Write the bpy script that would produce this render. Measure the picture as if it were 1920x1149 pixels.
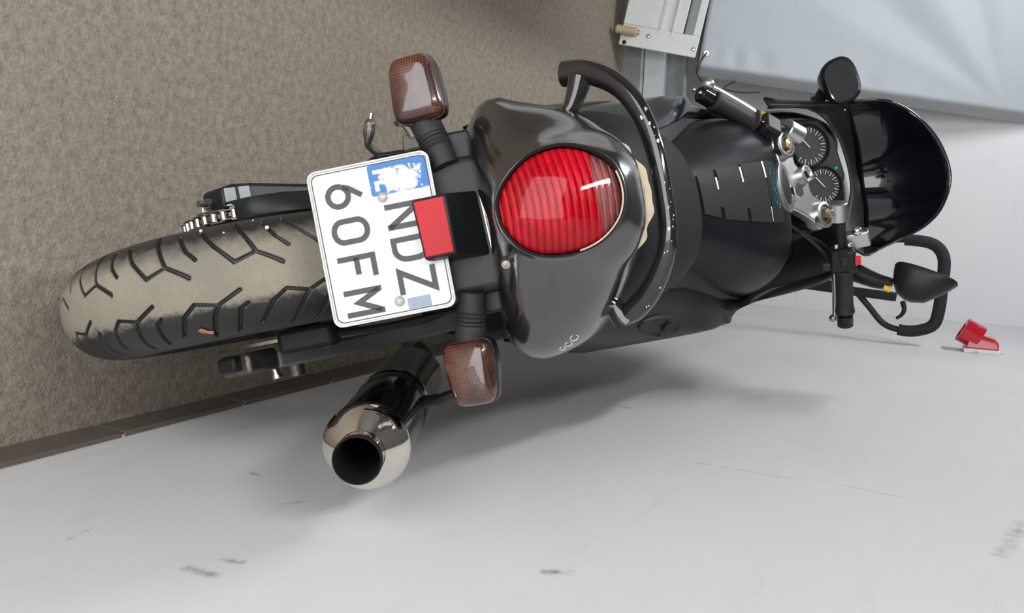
import bpy, bmesh, math, random
import numpy as np
from mathutils import Vector, Matrix

for o in list(bpy.data.objects):
    bpy.data.objects.remove(o, do_unlink=True)
scene = bpy.context.scene
COL = scene.collection
RAD = math.radians

# ------------------------------------------------------------------ camera
# the photographer holds the phone sideways behind the motorcycle, looking
# forward and down
PITCH, ROLL, YAW = RAD(26.80), RAD(-5.53), RAD(-7.434)
CAM_POS = Vector((-0.2087, -0.9836, 1.2328))
B = Matrix.Rotation(YAW, 3, 'Z') @ Matrix.Rotation(-PITCH, 3, 'X') @ Matrix.Rotation(ROLL, 3, 'Y')
c_right, c_fwd, c_up = B.col[0].copy(), B.col[1].copy(), B.col[2].copy()
cam_data = bpy.data.cameras.new('camera')
cam_data.sensor_fit = 'HORIZONTAL'
cam_data.sensor_width = 36.0
cam_data.lens = 36.0 * 1500 / 1920
cam_data.clip_start = 0.02
cam = bpy.data.objects.new('camera', cam_data)
COL.objects.link(cam)
M = Matrix.Identity(4)
for i in range(3):
    M[i][0] = c_up[i]
    M[i][1] = -c_right[i]
    M[i][2] = -c_fwd[i]
    M[i][3] = CAM_POS[i]
cam.matrix_world = M
scene.camera = cam

# ------------------------------------------------------------------ world + lights
world = bpy.data.worlds.new('world')
scene.world = world
world.use_nodes = True
bg = world.node_tree.nodes['Background']
bg.inputs[0].default_value = (0.95, 0.98, 1.0, 1)
bg.inputs[1].default_value = 3.5

def area_light(name, loc, target, sx, sy, power, col=(1, 1, 1)):
    l = bpy.data.lights.new(name, 'AREA')
    l.shape = 'RECTANGLE'
    l.size, l.size_y = sx, sy
    l.energy = power
    l.color = col
    o = bpy.data.objects.new(name, l)
    COL.objects.link(o)
    o.location = loc
    o.rotation_euler = (Vector(target) - Vector(loc)).to_track_quat('-Z', 'Y').to_euler()
    return o

# daylight comes in through the open garage door behind the photographer; one
# fluorescent batten burns on the ceiling
YD = -2.1
door_light = area_light('door_daylight_portal', (-0.90, YD + .02, 1.05), (-0.90, 3.0, 1.05), 2.14, 2.08, 1)
door_light.data.cycles.is_portal = True
area_light('ceiling_tube_light', (-1.15, -1.15, 2.52), (-1.15, -1.15, 0), 0.16, 1.3, 24, (1.0, 0.98, 0.95))
area_light('ceiling_tube_light', (-1.55, 1.60, 2.52), (-1.55, 1.60, 0), 0.16, 1.3, 34, (0.97, 0.985, 1.0))

vs = scene.view_settings
vs.view_transform = 'Standard'
vs.look = 'None'
vs.gamma = 1.0
vs.use_curve_mapping = False
vs.exposure = 0.42

# ------------------------------------------------------------------ materials
MATS = {}
def mat(name, col, rough=0.5, metal=0.0, coat=0.0, noise=None, bump=None, trans=0.0, ior=1.45, spec=0.5, alpha=1.0):
    """noise=(scale, amount, second colour); bump=(scale, strength, distance)"""
    m = bpy.data.materials.new(name)
    m.use_nodes = True
    nt = m.node_tree
    b = nt.nodes['Principled BSDF']
    b.inputs['Base Color'].default_value = (*col, 1)
    b.inputs['Roughness'].default_value = rough
    b.inputs['Metallic'].default_value = metal
    b.inputs['Coat Weight'].default_value = coat
    b.inputs['Coat Roughness'].default_value = 0.05
    b.inputs['Transmission Weight'].default_value = trans
    b.inputs['IOR'].default_value = ior
    b.inputs['Specular IOR Level'].default_value = spec
    b.inputs['Alpha'].default_value = alpha
    tc = nt.nodes.new('ShaderNodeTexCoord')
    if noise:
        n = nt.nodes.new('ShaderNodeTexNoise')
        n.inputs['Scale'].default_value = noise[0]
        n.inputs['Detail'].default_value = 6
        n.inputs['Roughness'].default_value = 0.65
        nt.links.new(tc.outputs['Object'], n.inputs['Vector'])
        mr = nt.nodes.new('ShaderNodeMapRange')
        mr.inputs['From Min'].default_value = 0.35
        mr.inputs['From Max'].default_value = 0.7
        mr.inputs['To Max'].default_value = noise[1]
        nt.links.new(n.outputs['Fac'], mr.inputs['Value'])
        mx = nt.nodes.new('ShaderNodeMix')
        mx.data_type = 'RGBA'
        mx.inputs['A'].default_value = (*col, 1)
        mx.inputs['B'].default_value = (*noise[2], 1)
        nt.links.new(mr.outputs['Result'], mx.inputs['Factor'])
        nt.links.new(mx.outputs['Result'], b.inputs['Base Color'])
    if bump:
        n2 = nt.nodes.new('ShaderNodeTexNoise')
        n2.inputs['Scale'].default_value = bump[0]
        n2.inputs['Detail'].default_value = 5
        nt.links.new(tc.outputs['Object'], n2.inputs['Vector'])
        bp = nt.nodes.new('ShaderNodeBump')
        bp.inputs['Strength'].default_value = bump[1]
        bp.inputs['Distance'].default_value = bump[2]
        nt.links.new(n2.outputs['Fac'], bp.inputs['Height'])
        nt.links.new(bp.outputs['Normal'], b.inputs['Normal'])
    MATS[name] = m
    return m

mat('gloss_black', (0.006, 0.007, 0.008), 0.18, coat=0.25, spec=0.35, noise=(9, 0.3, (0.018, 0.017, 0.016)))
mat('cowl_black', (0.008, 0.008, 0.009), 0.22, coat=1.0, spec=0.6, noise=(9, 0.3, (0.018, 0.017, 0.016)))
MATS['cowl_black'].node_tree.nodes['Principled BSDF'].inputs['Coat IOR'].default_value = 1.9
MATS['cowl_black'].node_tree.nodes['Principled BSDF'].inputs['Coat Roughness'].default_value = 0.12
mat('tank_black', (0.007, 0.008, 0.010), 0.32, coat=0.0, spec=0.10, noise=(7, 0.3, (0.014, 0.014, 0.015)))
mat('satin_black', (0.011, 0.012, 0.014), 0.4, spec=0.35, noise=(15, 0.4, (0.024, 0.024, 0.023)))
mat('plastic_black', (0.016, 0.017, 0.018), 0.5, noise=(30, 0.4, (0.04, 0.04, 0.038)), bump=(400, 0.2, 0.0004))
mat('deep_black', (0.006, 0.006, 0.007), 0.6, noise=(20, 0.4, (0.02, 0.018, 0.016)))
mat('rail_black', (0.008, 0.008, 0.009), 0.12, coat=1.0, noise=(40, 0.25, (0.03, 0.03, 0.03)))
mat('rubber', (0.016, 0.016, 0.017), 0.6, noise=(40, 0.5, (0.035, 0.035, 0.035)))
mat('vinyl', (0.011, 0.0122, 0.0145), 0.58, spec=0.18, noise=(10, 0.4, (0.020, 0.022, 0.025)), bump=(260, 0.25, 0.0006))
mat('chrome', (0.78, 0.75, 0.71), 0.07, 1.0, noise=(25, 0.35, (0.6, 0.52, 0.42)))
mat('dark_chrome', (0.34, 0.34, 0.35), 0.10, 1.0, noise=(14, 0.5, (0.2, 0.19, 0.18)))
mat('aluminium', (0.62, 0.62, 0.62), 0.32, 1.0, noise=(25, 0.4, (0.48, 0.47, 0.45)), bump=(300, 0.1, 0.0003))
mat('cast_aluminium', (0.52, 0.51, 0.48), 0.45, 1.0, noise=(30, 0.6, (0.25, 0.22, 0.18)))
mat('brass_bolt', (0.55, 0.43, 0.24), 0.35, 1.0, noise=(90, 0.8, (0.25, 0.15, 0.06)))
mat('bolt_steel', (0.55, 0.54, 0.5), 0.3, 1.0, noise=(120, 0.6, (0.3, 0.25, 0.2)))
mat('dirty_steel', (0.22, 0.20, 0.18), 0.45, 0.9, noise=(60, 0.7, (0.06, 0.05, 0.04)))
mat('grey_steel', (0.20, 0.20, 0.20), 0.5, 0.2, noise=(18, 0.5, (0.15, 0.15, 0.15)))
mat('plate_white', (0.74, 0.74, 0.73), 0.45, spec=0.3, noise=(18, 0.3, (0.60, 0.585, 0.54)))
mat('plate_rim', (0.62, 0.62, 0.60), 0.35, 0.2, noise=(60, 0.6, (0.30, 0.30, 0.29)))
mat('letter_black', (0.022, 0.022, 0.023), 0.25, coat=0.0, spec=0.45, noise=(60, 0.4, (0.05, 0.05, 0.05)))
mat('band_white', (0.76, 0.78, 0.80), 0.4)
mat('holo_sticker', (0.22, 0.28, 0.35), 0.4, 0.0, noise=(220, 0.7, (0.34, 0.39, 0.45)))
mat('screw_grey', (0.55, 0.54, 0.50), 0.4, 0.3, noise=(90, 0.5, (0.35, 0.33, 0.3)))
mat('foam', (0.60, 0.50, 0.36), 0.9, noise=(60, 0.6, (0.40, 0.32, 0.22)), bump=(200, 0.5, 0.001))
mat('pad_carbon', (0.022, 0.024, 0.024), 0.5, spec=0.2)
mat('pad_gel', (0.022, 0.023, 0.023), 0.35, spec=0.3)
mat('slit_silver', (0.75, 0.76, 0.77), 0.25, 0.9)
mat('logo_blue', (0.02, 0.10, 0.16), 0.4)
mat('dial_face', (0.035, 0.036, 0.038), 0.5)
mat('dial_white', (0.70, 0.70, 0.68), 0.5)
mat('screen_tint', (0.004, 0.005, 0.007), 0.08, coat=1.0, noise=(4, 0.3, (0.008, 0.009, 0.012)))
mat('mirror_glass', (0.30, 0.31, 0.33), 0.05, 1.0)
mat('switch_red', (0.72, 0.02, 0.03), 0.4)
mat('tape_yellow', (0.85, 0.48, 0.02), 0.5)
mat('tarp', (0.40, 0.43, 0.465), 0.62, noise=(3, 0.3, (0.36, 0.39, 0.42)), bump=(7, 0.25, 0.02))
mat('tarp_hem', (0.40, 0.41, 0.42), 0.6, noise=(8, 0.4, (0.30, 0.31, 0.31)))
mat('frame_white', (0.72, 0.74, 0.72), 0.42, noise=(12, 0.35, (0.55, 0.56, 0.53)))
mat('galvanised', (0.34, 0.37, 0.38), 0.5, 0.35, noise=(14, 0.6, (0.25, 0.27, 0.28)))
mat('galvanised_web', (0.62, 0.65, 0.66), 0.5, 0.2, noise=(22, 0.5, (0.50, 0.53, 0.54)))
mat('nylon', (0.55, 0.42, 0.27), 0.5, noise=(60, 0.6, (0.40, 0.28, 0.16)))
mat('foam_black', (0.016, 0.018, 0.021), 0.75, bump=(300, 0.3, 0.001))
mat('socket_red', (0.50, 0.006, 0.02), 0.22, coat=0.6)
mat('socket_grey', (0.72, 0.72, 0.71), 0.45)
mat('leaf', (0.42, 0.15, 0.09), 0.7, noise=(200, 0.7, (0.55, 0.32, 0.22)))
mat('chip', (0.75, 0.74, 0.70), 0.7)
mat('lamp_white', (0.85, 0.85, 0.85), 0.4)
mat('green_lamp', (0.02, 0.30, 0.16), 0.3)
mat('ceiling_paint', (0.22, 0.22, 0.22), 0.8, noise=(5, 0.2, (0.18, 0.18, 0.18)))
mat('tile_brown', (0.125, 0.105, 0.090), 0.35, noise=(9, 0.5, (0.095, 0.078, 0.068)))
mat('grout', (0.58, 0.53, 0.46), 0.9, noise=(80, 0.5, (0.3, 0.27, 0.24)))

def new_mat(name):
    m = bpy.data.materials.new(name)
    m.use_nodes = True
    MATS[name] = m
    nt = m.node_tree
    return m, nt, nt.nodes, nt.links, nt.nodes['Principled BSDF']

def mix_rgb(nt, fac, a, b):
    mx = nt.nodes.new('ShaderNodeMix')
    mx.data_type = 'RGBA'
    for sock, v in (('A', a), ('B', b)):
        if isinstance(v, tuple):
            mx.inputs[sock].default_value = (*v, 1)
        else:
            nt.links.new(v, mx.inputs[sock])
    if isinstance(fac, float):
        mx.inputs['Factor'].default_value = fac
    else:
        nt.links.new(fac, mx.inputs['Factor'])
    return mx.outputs['Result']

def tex_noise(nt, vec, scale, detail=5, rough=0.6):
    n = nt.nodes.new('ShaderNodeTexNoise')
    n.inputs['Scale'].default_value = scale
    n.inputs['Detail'].default_value = detail
    n.inputs['Roughness'].default_value = rough
    nt.links.new(vec, n.inputs['Vector'])
    return n.outputs['Fac']

def map_range(nt, val, a, b, c=0.0, d=1.0):
    mr = nt.nodes.new('ShaderNodeMapRange')
    mr.inputs['From Min'].default_value = a
    mr.inputs['From Max'].default_value = b
    mr.inputs['To Min'].default_value = c
    mr.inputs['To Max'].default_value = d
    nt.links.new(val, mr.inputs['Value'])
    return mr.outputs['Result']

def math_node(nt, op, a, b=None):
    n = nt.nodes.new('ShaderNodeMath')
    n.operation = op
    for i, v in enumerate((a, b)):
        if v is None:
            continue
        if isinstance(v, (int, float)):
            n.inputs[i].default_value = v
        else:
            nt.links.new(v, n.inputs[i])
    return n.outputs[0]

def bump_node(nt, h, strength, dist):
    b = nt.nodes.new('ShaderNodeBump')
    b.inputs['Strength'].default_value = strength
    b.inputs['Distance'].default_value = dist
    nt.links.new(h, b.inputs['Height'])
    return b.outputs['Normal']

# floor: coarse grey-brown screed with grit
m, nt, nd, lk, b = new_mat('floor_screed')
tc = nd.new('ShaderNodeTexCoord')
big = tex_noise(nt, tc.outputs['Object'], 2.2, 4)
fine = tex_noise(nt, tc.outputs['Object'], 60, 6, 0.8)
grit = tex_noise(nt, tc.outputs['Object'], 170, 3, 0.6)
c1 = mix_rgb(nt, map_range(nt, big, 0.3, 0.7), (0.300, 0.250, 0.196), (0.335, 0.286, 0.226))
c2 = mix_rgb(nt, map_range(nt, fine, 0.40, 0.66), c1, (0.175, 0.145, 0.113))
c3 = mix_rgb(nt, map_range(nt, grit, 0.64, 0.72), c2, (0.42, 0.38, 0.32))
lk.new(c3, b.inputs['Base Color'])
b.inputs['Roughness'].default_value = 0.7
lk.new(bump_node(nt, math_node(nt, 'ADD', fine, grit), 0.7, 0.004), b.inputs['Normal'])

# white plaster with scuffs
def plaster(name, base, dark, marks):
    m, nt, nd, lk, b = new_mat(name)
    tc = nd.new('ShaderNodeTexCoord')
    vec = tc.outputs['Object']
    big = tex_noise(nt, vec, 1.7, 4)
    col = mix_rgb(nt, map_range(nt, big, 0.35, 0.7), base, dark)
    mp = nd.new('ShaderNodeMapping')
    mp.inputs['Scale'].default_value = (1, 3.0, 14.0)
    mp.inputs['Rotation'].default_value = (RAD(25), 0, 0)
    lk.new(vec, mp.inputs['Vector'])
    streak = tex_noise(nt, mp.outputs['Vector'], 1.4, 5, 0.7)
    col = mix_rgb(nt, map_range(nt, streak, 0.58, 0.78, 0, 0.35), col, tuple(0.72 * x for x in base))
    wob = tex_noise(nt, vec, 45, 4, 0.7)
    sp = nd.new('ShaderNodeSeparateXYZ')
    lk.new(vec, sp.inputs[0])
    total = None
    for (y0, z0, y1, z1, w, k) in marks:
        dy, dz = y1 - y0, z1 - z0
        L2 = dy * dy + dz * dz
        py = math_node(nt, 'SUBTRACT', sp.outputs['Y'], y0)
        pz = math_node(nt, 'SUBTRACT', sp.outputs['Z'], z0)
        t = math_node(nt, 'ADD', math_node(nt, 'MULTIPLY', py, dy / L2), math_node(nt, 'MULTIPLY', pz, dz / L2))
        cl = nd.new('ShaderNodeClamp')
        lk.new(t, cl.inputs[0])
        ey = math_node(nt, 'SUBTRACT', py, math_node(nt, 'MULTIPLY', cl.outputs[0], dy))
        ez = math_node(nt, 'SUBTRACT', pz, math_node(nt, 'MULTIPLY', cl.outputs[0], dz))
        d = math_node(nt, 'SQRT', math_node(nt, 'ADD', math_node(nt, 'MULTIPLY', ey, ey), math_node(nt, 'MULTIPLY', ez, ez)))
        f = map_range(nt, d, 0.0, w, k, 0.0)
        total = f if total is None else math_node(nt, 'MAXIMUM', total, f)
    if total is not None:
        f = math_node(nt, 'MULTIPLY', total, map_range(nt, wob, 0.38, 0.62))
        col = mix_rgb(nt, f, col, (0.16, 0.16, 0.17))
    lk.new(col, b.inputs['Base Color'])
    b.inputs['Roughness'].default_value = 0.6
    tiny = tex_noise(nt, vec, 160, 4, 0.6)
    lk.new(bump_node(nt, math_node(nt, 'ADD', wob, math_node(nt, 'MULTIPLY', tiny, 0.4)), 0.10, 0.003), b.inputs['Normal'])
    return m

plaster('plaster_right', (0.76, 0.76, 0.77), (0.70, 0.70, 0.715), [
    (-.416, .375, -.385, .371, .006, .9), (-.398, .552, -.396, .587, .011, .8), (-.365, .566, -.358, .587, .008, .8),
    (-.200, .888, -.185, .911, .010, .8), (.302, .929, .305, 1.088, .0035, .6), (-.205, .496, -.176, .522, .005, .5),
    (.325, 1.09, .308, 1.235, .004, .45), (-.131, .374, -.133, .397, .004, .9), (.600, .676, .598, .712, .012, .5),
    (.143, 1.349, .289, 1.388, .014, .5), (.041, .175, .042, .189, .004, .9)])
plaster('plaster_back', (0.80, 0.805, 0.82), (0.76, 0.765, 0.78), [])
plaster('plaster_left', (0.22, 0.21, 0.20), (0.18, 0.175, 0.17), [])

# tyre: dark rubber, dry dust on the running strip, dark grooves
m, nt, nd, lk, b = new_mat('tyre_rubber')
at = nd.new('ShaderNodeAttribute'); at.attribute_name = 'across'
ag = nd.new('ShaderNodeAttribute'); ag.attribute_name = 'groove'
tc = nd.new('ShaderNodeTexCoord')
n1 = tex_noise(nt, tc.outputs['Object'], 60, 6, 0.75)
n2 = tex_noise(nt, tc.outputs['Object'], 9, 4)
n3 = tex_noise(nt, tc.outputs['Object'], 260, 3, 0.7)
w = math_node(nt, 'ADD', at.outputs['Fac'], math_node(nt, 'MULTIPLY', math_node(nt, 'SUBTRACT', n1, 0.5), 0.55))
left = map_range(nt, w, -0.78, -0.34)
right = map_range(nt, w, 0.52, 0.34)
strip = math_node(nt, 'MULTIPLY', left, right)
strip = math_node(nt, 'MULTIPLY', strip, map_range(nt, ag.outputs['Fac'], 0.5, 0.0))
dust = mix_rgb(nt, map_range(nt, n2, 0.35, 0.7), (0.275, 0.236, 0.178), (0.205, 0.187, 0.150))
dust = mix_rgb(nt, map_range(nt, n3, 0.5, 0.75, 0, 0.5), dust, (0.14, 0.125, 0.10))
rub = mix_rgb(nt, map_range(nt, n1, 0.5, 0.8, 0, 0.35), (0.016, 0.016, 0.017), (0.06, 0.055, 0.05))
lk.new(mix_rgb(nt, strip, rub, dust), b.inputs['Base Color'])
lk.new(map_range(nt, strip, 0, 1, 0.42, 0.9), b.inputs['Roughness'])
lk.new(bump_node(nt, n3, 0.25, 0.0008), b.inputs['Normal'])

# tail lamp: red ribbed inner lens, smoky clear outer shell; amber lenses
def lens_mat(name, col, dark, scale):
    m, nt, nd, lk, b = new_mat(name)
    tc = nd.new('ShaderNodeTexCoord')
    br = nd.new('ShaderNodeTexBrick')
    br.offset = 0.0
    br.inputs['Scale'].default_value = scale
    br.inputs['Mortar Size'].default_value = 0.06
    br.inputs['Brick Width'].default_value = 0.5
    br.inputs['Row Height'].default_value = 0.5
    br.inputs['Color1'].default_value = (*col, 1)
    br.inputs['Color2'].default_value = (*[0.75 * x for x in col], 1)
    br.inputs['Mortar'].default_value = (*dark, 1)
    mp = nd.new('ShaderNodeMapping')
    mp.inputs['Rotation'].default_value = (RAD(90), 0, 0)
    lk.new(tc.outputs['Object'], mp.inputs['Vector'])
    lk.new(mp.outputs['Vector'], br.inputs['Vector'])
    n = tex_noise(nt, tc.outputs['Object'], 22, 3)
    c = mix_rgb(nt, map_range(nt, n, 0.4, 0.65, 0.0, 0.8), br.outputs['Color'], dark)
    lk.new(c, b.inputs['Base Color'])
    b.inputs['Roughness'].default_value = 0.25
    b.inputs['Coat Weight'].default_value = 1.0
    b.inputs['Coat Roughness'].default_value = 0.04
    lk.new(bump_node(nt, br.outputs['Fac'], 0.5, 0.0015), b.inputs['Normal'])
lens_mat('amber_smoked', (0.17, 0.042, 0.016), (0.022, 0.010, 0.009), 150)
m, nt, nd, lk, b = new_mat('red_lens')
tc = nd.new('ShaderNodeTexCoord')
n = tex_noise(nt, tc.outputs['Object'], 70, 4, 0.7)
n2 = tex_noise(nt, tc.outputs['Object'], 18, 3, 0.6)
c = mix_rgb(nt, map_range(nt, n, 0.42, 0.70), (0.50, 0.0, 0.014), (0.70, 0.004, 0.030))
c = mix_rgb(nt, map_range(nt, n2, 0.50, 0.68, 0, 0.6), c, (0.38, 0.0, 0.004))
# dark valleys between the ribs, their refraction shade painted into the colour
sp = nd.new('ShaderNodeSeparateXYZ'); lk.new(tc.outputs['Object'], sp.inputs[0])
uu = math_node(nt, 'ADD', math_node(nt, 'MULTIPLY', sp.outputs['Y'], .42262), math_node(nt, 'MULTIPLY', sp.outputs['Z'], .90631))
uu = math_node(nt, 'SUBTRACT', uu, -.2 * .42262 + .908 * .90631)
xx = math_node(nt, 'MULTIPLY', math_node(nt, 'SUBTRACT', sp.outputs['X'], .002), 1 / .056)
uu = math_node(nt, 'ADD', uu, math_node(nt, 'MULTIPLY', math_node(nt, 'MULTIPLY', xx, xx), .006))
ph_ = math_node(nt, 'ABSOLUTE', math_node(nt, 'SINE', math_node(nt, 'MULTIPLY', uu, math.pi / .0081)))
c = mix_rgb(nt, map_range(nt, ph_, 0.28, 0.05, 0, 0.85), c, (0.14, 0.0, 0.003))
lk.new(c, b.inputs['Base Color'])
b.inputs['Roughness'].default_value = 0.3
b.inputs['Specular IOR Level'].default_value = 0.25
lk.new(bump_node(nt, n, 0.3, 0.0015), b.inputs['Normal'])
mat('red_pale', (0.30, 0.055, 0.06), 0.35, coat=0.5, noise=(40, 0.8, (0.22, 0.12, 0.11)))
m, nt, nd, lk, b = new_mat('clear_shell')
for nn in list(nd):
    if nn.type != 'OUTPUT_MATERIAL':
        nd.remove(nn)
out = nd['Material Output']
tr = nd.new('ShaderNodeBsdfTransparent'); tr.inputs[0].default_value = (0.92, 0.84, 0.83, 1)
gl = nd.new('ShaderNodeBsdfGlossy'); gl.inputs['Roughness'].default_value = 0.03
fr = nd.new('ShaderNodeFresnel'); fr.inputs[0].default_value = 1.35
ms = nd.new('ShaderNodeMixShader')
lk.new(fr.outputs[0], ms.inputs[0]); lk.new(tr.outputs[0], ms.inputs[1]); lk.new(gl.outputs[0], ms.inputs[2])
lk.new(ms.outputs[0], out.inputs[0])
m, nt, nd, lk, b = new_mat('reflector_red')
tc = nd.new('ShaderNodeTexCoord')
wv = nd.new('ShaderNodeTexWave')
wv.inputs['Scale'].default_value = 130
wv.bands_direction = 'DIAGONAL'
lk.new(tc.outputs['Object'], wv.inputs['Vector'])
lk.new(mix_rgb(nt, wv.outputs['Fac'], (0.38, 0.006, 0.013), (0.52, 0.028, 0.036)), b.inputs['Base Color'])
b.inputs['Roughness'].default_value = 0.45
b.inputs['Specular IOR Level'].default_value = 0.25
# blue band of the plate, with glare painted into its colour as white
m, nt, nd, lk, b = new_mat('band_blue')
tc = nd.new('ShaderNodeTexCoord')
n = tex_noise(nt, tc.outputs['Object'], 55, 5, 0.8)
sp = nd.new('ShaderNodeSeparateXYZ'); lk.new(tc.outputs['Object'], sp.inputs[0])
# the painted glare whitens most of its middle, broken up by noise
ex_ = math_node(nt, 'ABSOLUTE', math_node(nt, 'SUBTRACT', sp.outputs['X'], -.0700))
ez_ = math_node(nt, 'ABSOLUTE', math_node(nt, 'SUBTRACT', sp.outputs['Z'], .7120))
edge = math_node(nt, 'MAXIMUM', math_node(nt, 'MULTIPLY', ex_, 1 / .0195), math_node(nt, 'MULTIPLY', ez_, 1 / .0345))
glare = math_node(nt, 'SUBTRACT', n, math_node(nt, 'MULTIPLY', edge, .30))
lk.new(mix_rgb(nt, map_range(nt, glare, 0.27, 0.33), (0.012, 0.135, 0.42), (0.76, 0.77, 0.78)), b.inputs['Base Color'])
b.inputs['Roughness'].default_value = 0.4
# carbon weave pad
m = MATS['pad_carbon']
nt = m.node_tree
tc = nt.nodes.new('ShaderNodeTexCoord')
wv = nt.nodes.new('ShaderNodeTexWave'); wv.inputs['Scale'].default_value = 75; wv.bands_direction = 'DIAGONAL'
nt.links.new(tc.outputs['Object'], wv.inputs['Vector'])
nt.links.new(mix_rgb(nt, wv.outputs['Fac'], (0.008, 0.009, 0.009), (0.034, 0.036, 0.032)), nt.nodes['Principled BSDF'].inputs['Base Color'])

# ------------------------------------------------------------------ mesh helpers
def v3(p):
    return np.array(p, float)

class MB:
    def __init__(s):
        s.v, s.f = [], []
    def add(s, vs, fs):
        o = len(s.v)
        s.v += [tuple(map(float, p)) for p in vs]
        s.f += [tuple(i + o for i in q) for q in fs]
        return s
    def box(s, c, size, R=None):
        R = np.eye(3) if R is None else np.array(R, float)
        h = v3(size) / 2
        vs = [v3(c) + R @ (h * v3((x, y, z))) for x in (-1, 1) for y in (-1, 1) for z in (-1, 1)]
        return s.add(vs, [(0, 1, 3, 2), (4, 6, 7, 5), (0, 4, 5, 1), (2, 3, 7, 6), (0, 2, 6, 4), (1, 5, 7, 3)])
    def hexa(s, bottom, top):
        """two matching quads, counter-clockwise seen from the top side"""
        return s.loft([bottom, top], True, True, True)
    def prism(s, outline, O, ex, ey, ez, h0, h1):
        O, ex, ey, ez = map(v3, (O, ex, ey, ez))
        return s.loft([[O + ex * a + ey * b + ez * h0 for a, b in outline],
                       [O + ex * a + ey * b + ez * h1 for a, b in outline]], True, True, True)
    def loft(s, rings, closed=True, cap0=False, cap1=False):
        n = len(rings[0])
        vs = [p for r in rings for p in r]
        fs = []
        for i in range(len(rings) - 1):
            for j in range(n if closed else n - 1):
                k = (j + 1) % n
                fs.append((i * n + j, i * n + k, (i + 1) * n + k, (i + 1) * n + j))
        if cap0:
            fs.append(tuple(range(n - 1, -1, -1)))
        if cap1:
            fs.append(tuple((len(rings) - 1) * n + j for j in range(n)))
        return s.add(vs, fs)
    def tube(s, path, r, n=14, caps=True, flat=1.0, up=None):
        P = [v3(p) for p in path]
        rs = [r] * len(P) if np.isscalar(r) else list(r)
        T = []
        for i in range(len(P)):
            t = P[min(i + 1, len(P) - 1)] - P[max(i - 1, 0)]
            T.append(t / np.linalg.norm(t))
        u = v3(up) if up is not None else (v3((0, 0, 1)) if abs(T[0][2]) < .9 else v3((1, 0, 0)))
        rings = []
        for p, t, rr in zip(P, T, rs):
            u = u - t * (u @ t)
            u = u / np.linalg.norm(u)
            w = np.cross(t, u)
            rings.append([p + (u * math.cos(a) * flat + w * math.sin(a)) * rr for a in np.arange(n) * 2 * math.pi / n])
        return s.loft(rings, True, caps, caps)
    def lathe(s, prof, O, axis, n=32, cap0=False, cap1=False):
        O, ax = v3(O), v3(axis)
        ax = ax / np.linalg.norm(ax)
        u = v3((0, 0, 1)) if abs(ax[2]) < .9 else v3((1, 0, 0))
        u = u - ax * (u @ ax); u /= np.linalg.norm(u)
        w = np.cross(ax, u)
        rings = [[O + ax * h + (u * math.cos(a) + w * math.sin(a)) * rr for a in np.arange(n) * 2 * math.pi / n] for rr, h in prof]
        return s.loft(rings, True, cap0, cap1)
    def ball(s, c, r, n=12):
        prof = [(max(1e-5, r * math.sin(a)), -r * math.cos(a)) for a in np.linspace(0.02, math.pi - 0.02, n)]
        return s.lathe(prof, c, (0, 0, 1), n * 2, True, True)
    def build(s, name, material, parent=None, smooth=35, bevel=0, subsurf=0, solid=0, seg=2):
        me = bpy.data.meshes.new(name)
        me.from_pydata(s.v, [], s.f)
        bm = bmesh.new(); bm.from_mesh(me)
        bmesh.ops.recalc_face_normals(bm, faces=bm.faces)
        bm.to_mesh(me); bm.free()
        return link_mesh(name, me, material, parent, smooth, bevel, subsurf, solid, seg)

def link_mesh(name, me, material, parent=None, smooth=35, bevel=0, subsurf=0, solid=0, seg=2):
    if smooth:
        me.shade_smooth()
        me.set_sharp_from_angle(angle=RAD(smooth))
    me.materials.append(MATS[material])
    o = bpy.data.objects.new(name, me)
    COL.objects.link(o)
    if parent:
        o.parent = parent
    if solid:
        md = o.modifiers.new('solid', 'SOLIDIFY'); md.thickness = solid; md.offset = 0
    if bevel:
        md = o.modifiers.new('bevel', 'BEVEL'); md.width = bevel; md.segments = seg; md.limit_method = 'ANGLE'; md.angle_limit = RAD(35)
        md.harden_normals = False
    if subsurf:
        md = o.modifiers.new('sub', 'SUBSURF'); md.levels = subsurf; md.render_levels = subsurf
    return o

def catmull(pts, n=8, closed=False):
    P = [v3(p) for p in pts]
    out = []
    m = len(P)
    rng = range(m if closed else m - 1)
    for i in rng:
        if closed:
            p0, p1, p2, p3 = P[i - 1], P[i], P[(i + 1) % m], P[(i + 2) % m]
        else:
            p0, p1, p2, p3 = P[max(i - 1, 0)], P[i], P[i + 1], P[min(i + 2, m - 1)]
        for t in np.arange(n) / n:
            out.append(.5 * ((2 * p1) + (p2 - p0) * t + (2 * p0 - 5 * p1 + 4 * p2 - p3) * t * t + (3 * p1 - p0 - 3 * p2 + p3) * t ** 3))
    if not closed:
        out.append(P[-1])
    return out

def resample(pts, n):
    P = np.array(pts, float)
    d = np.r_[0, np.cumsum(np.linalg.norm(np.diff(P, axis=0), axis=1))]
    t = np.linspace(0, d[-1], n)
    return np.stack([np.interp(t, d, P[:, k]) for k in range(P.shape[1])], 1)

def interp_rings(rings, n):
    """smooth interpolation between control rings (same point count)"""
    R = np.array(rings, float)
    cols = [np.array(catmull(list(R[:, j]), n)) for j in range(R.shape[1])]
    return list(np.stack(cols, 1))

def round_rect(w, h, r, n=5):
    out = []
    for cx, cy, a0 in ((w / 2 - r, h / 2 - r, 0), (-w / 2 + r, h / 2 - r, 90), (-w / 2 + r, -h / 2 + r, 180), (w / 2 - r, -h / 2 + r, 270)):
        for k in range(n + 1):
            a = RAD(a0 + 90 * k / n)
            out.append((cx + r * math.cos(a), cy + r * math.sin(a)))
    return out

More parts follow.
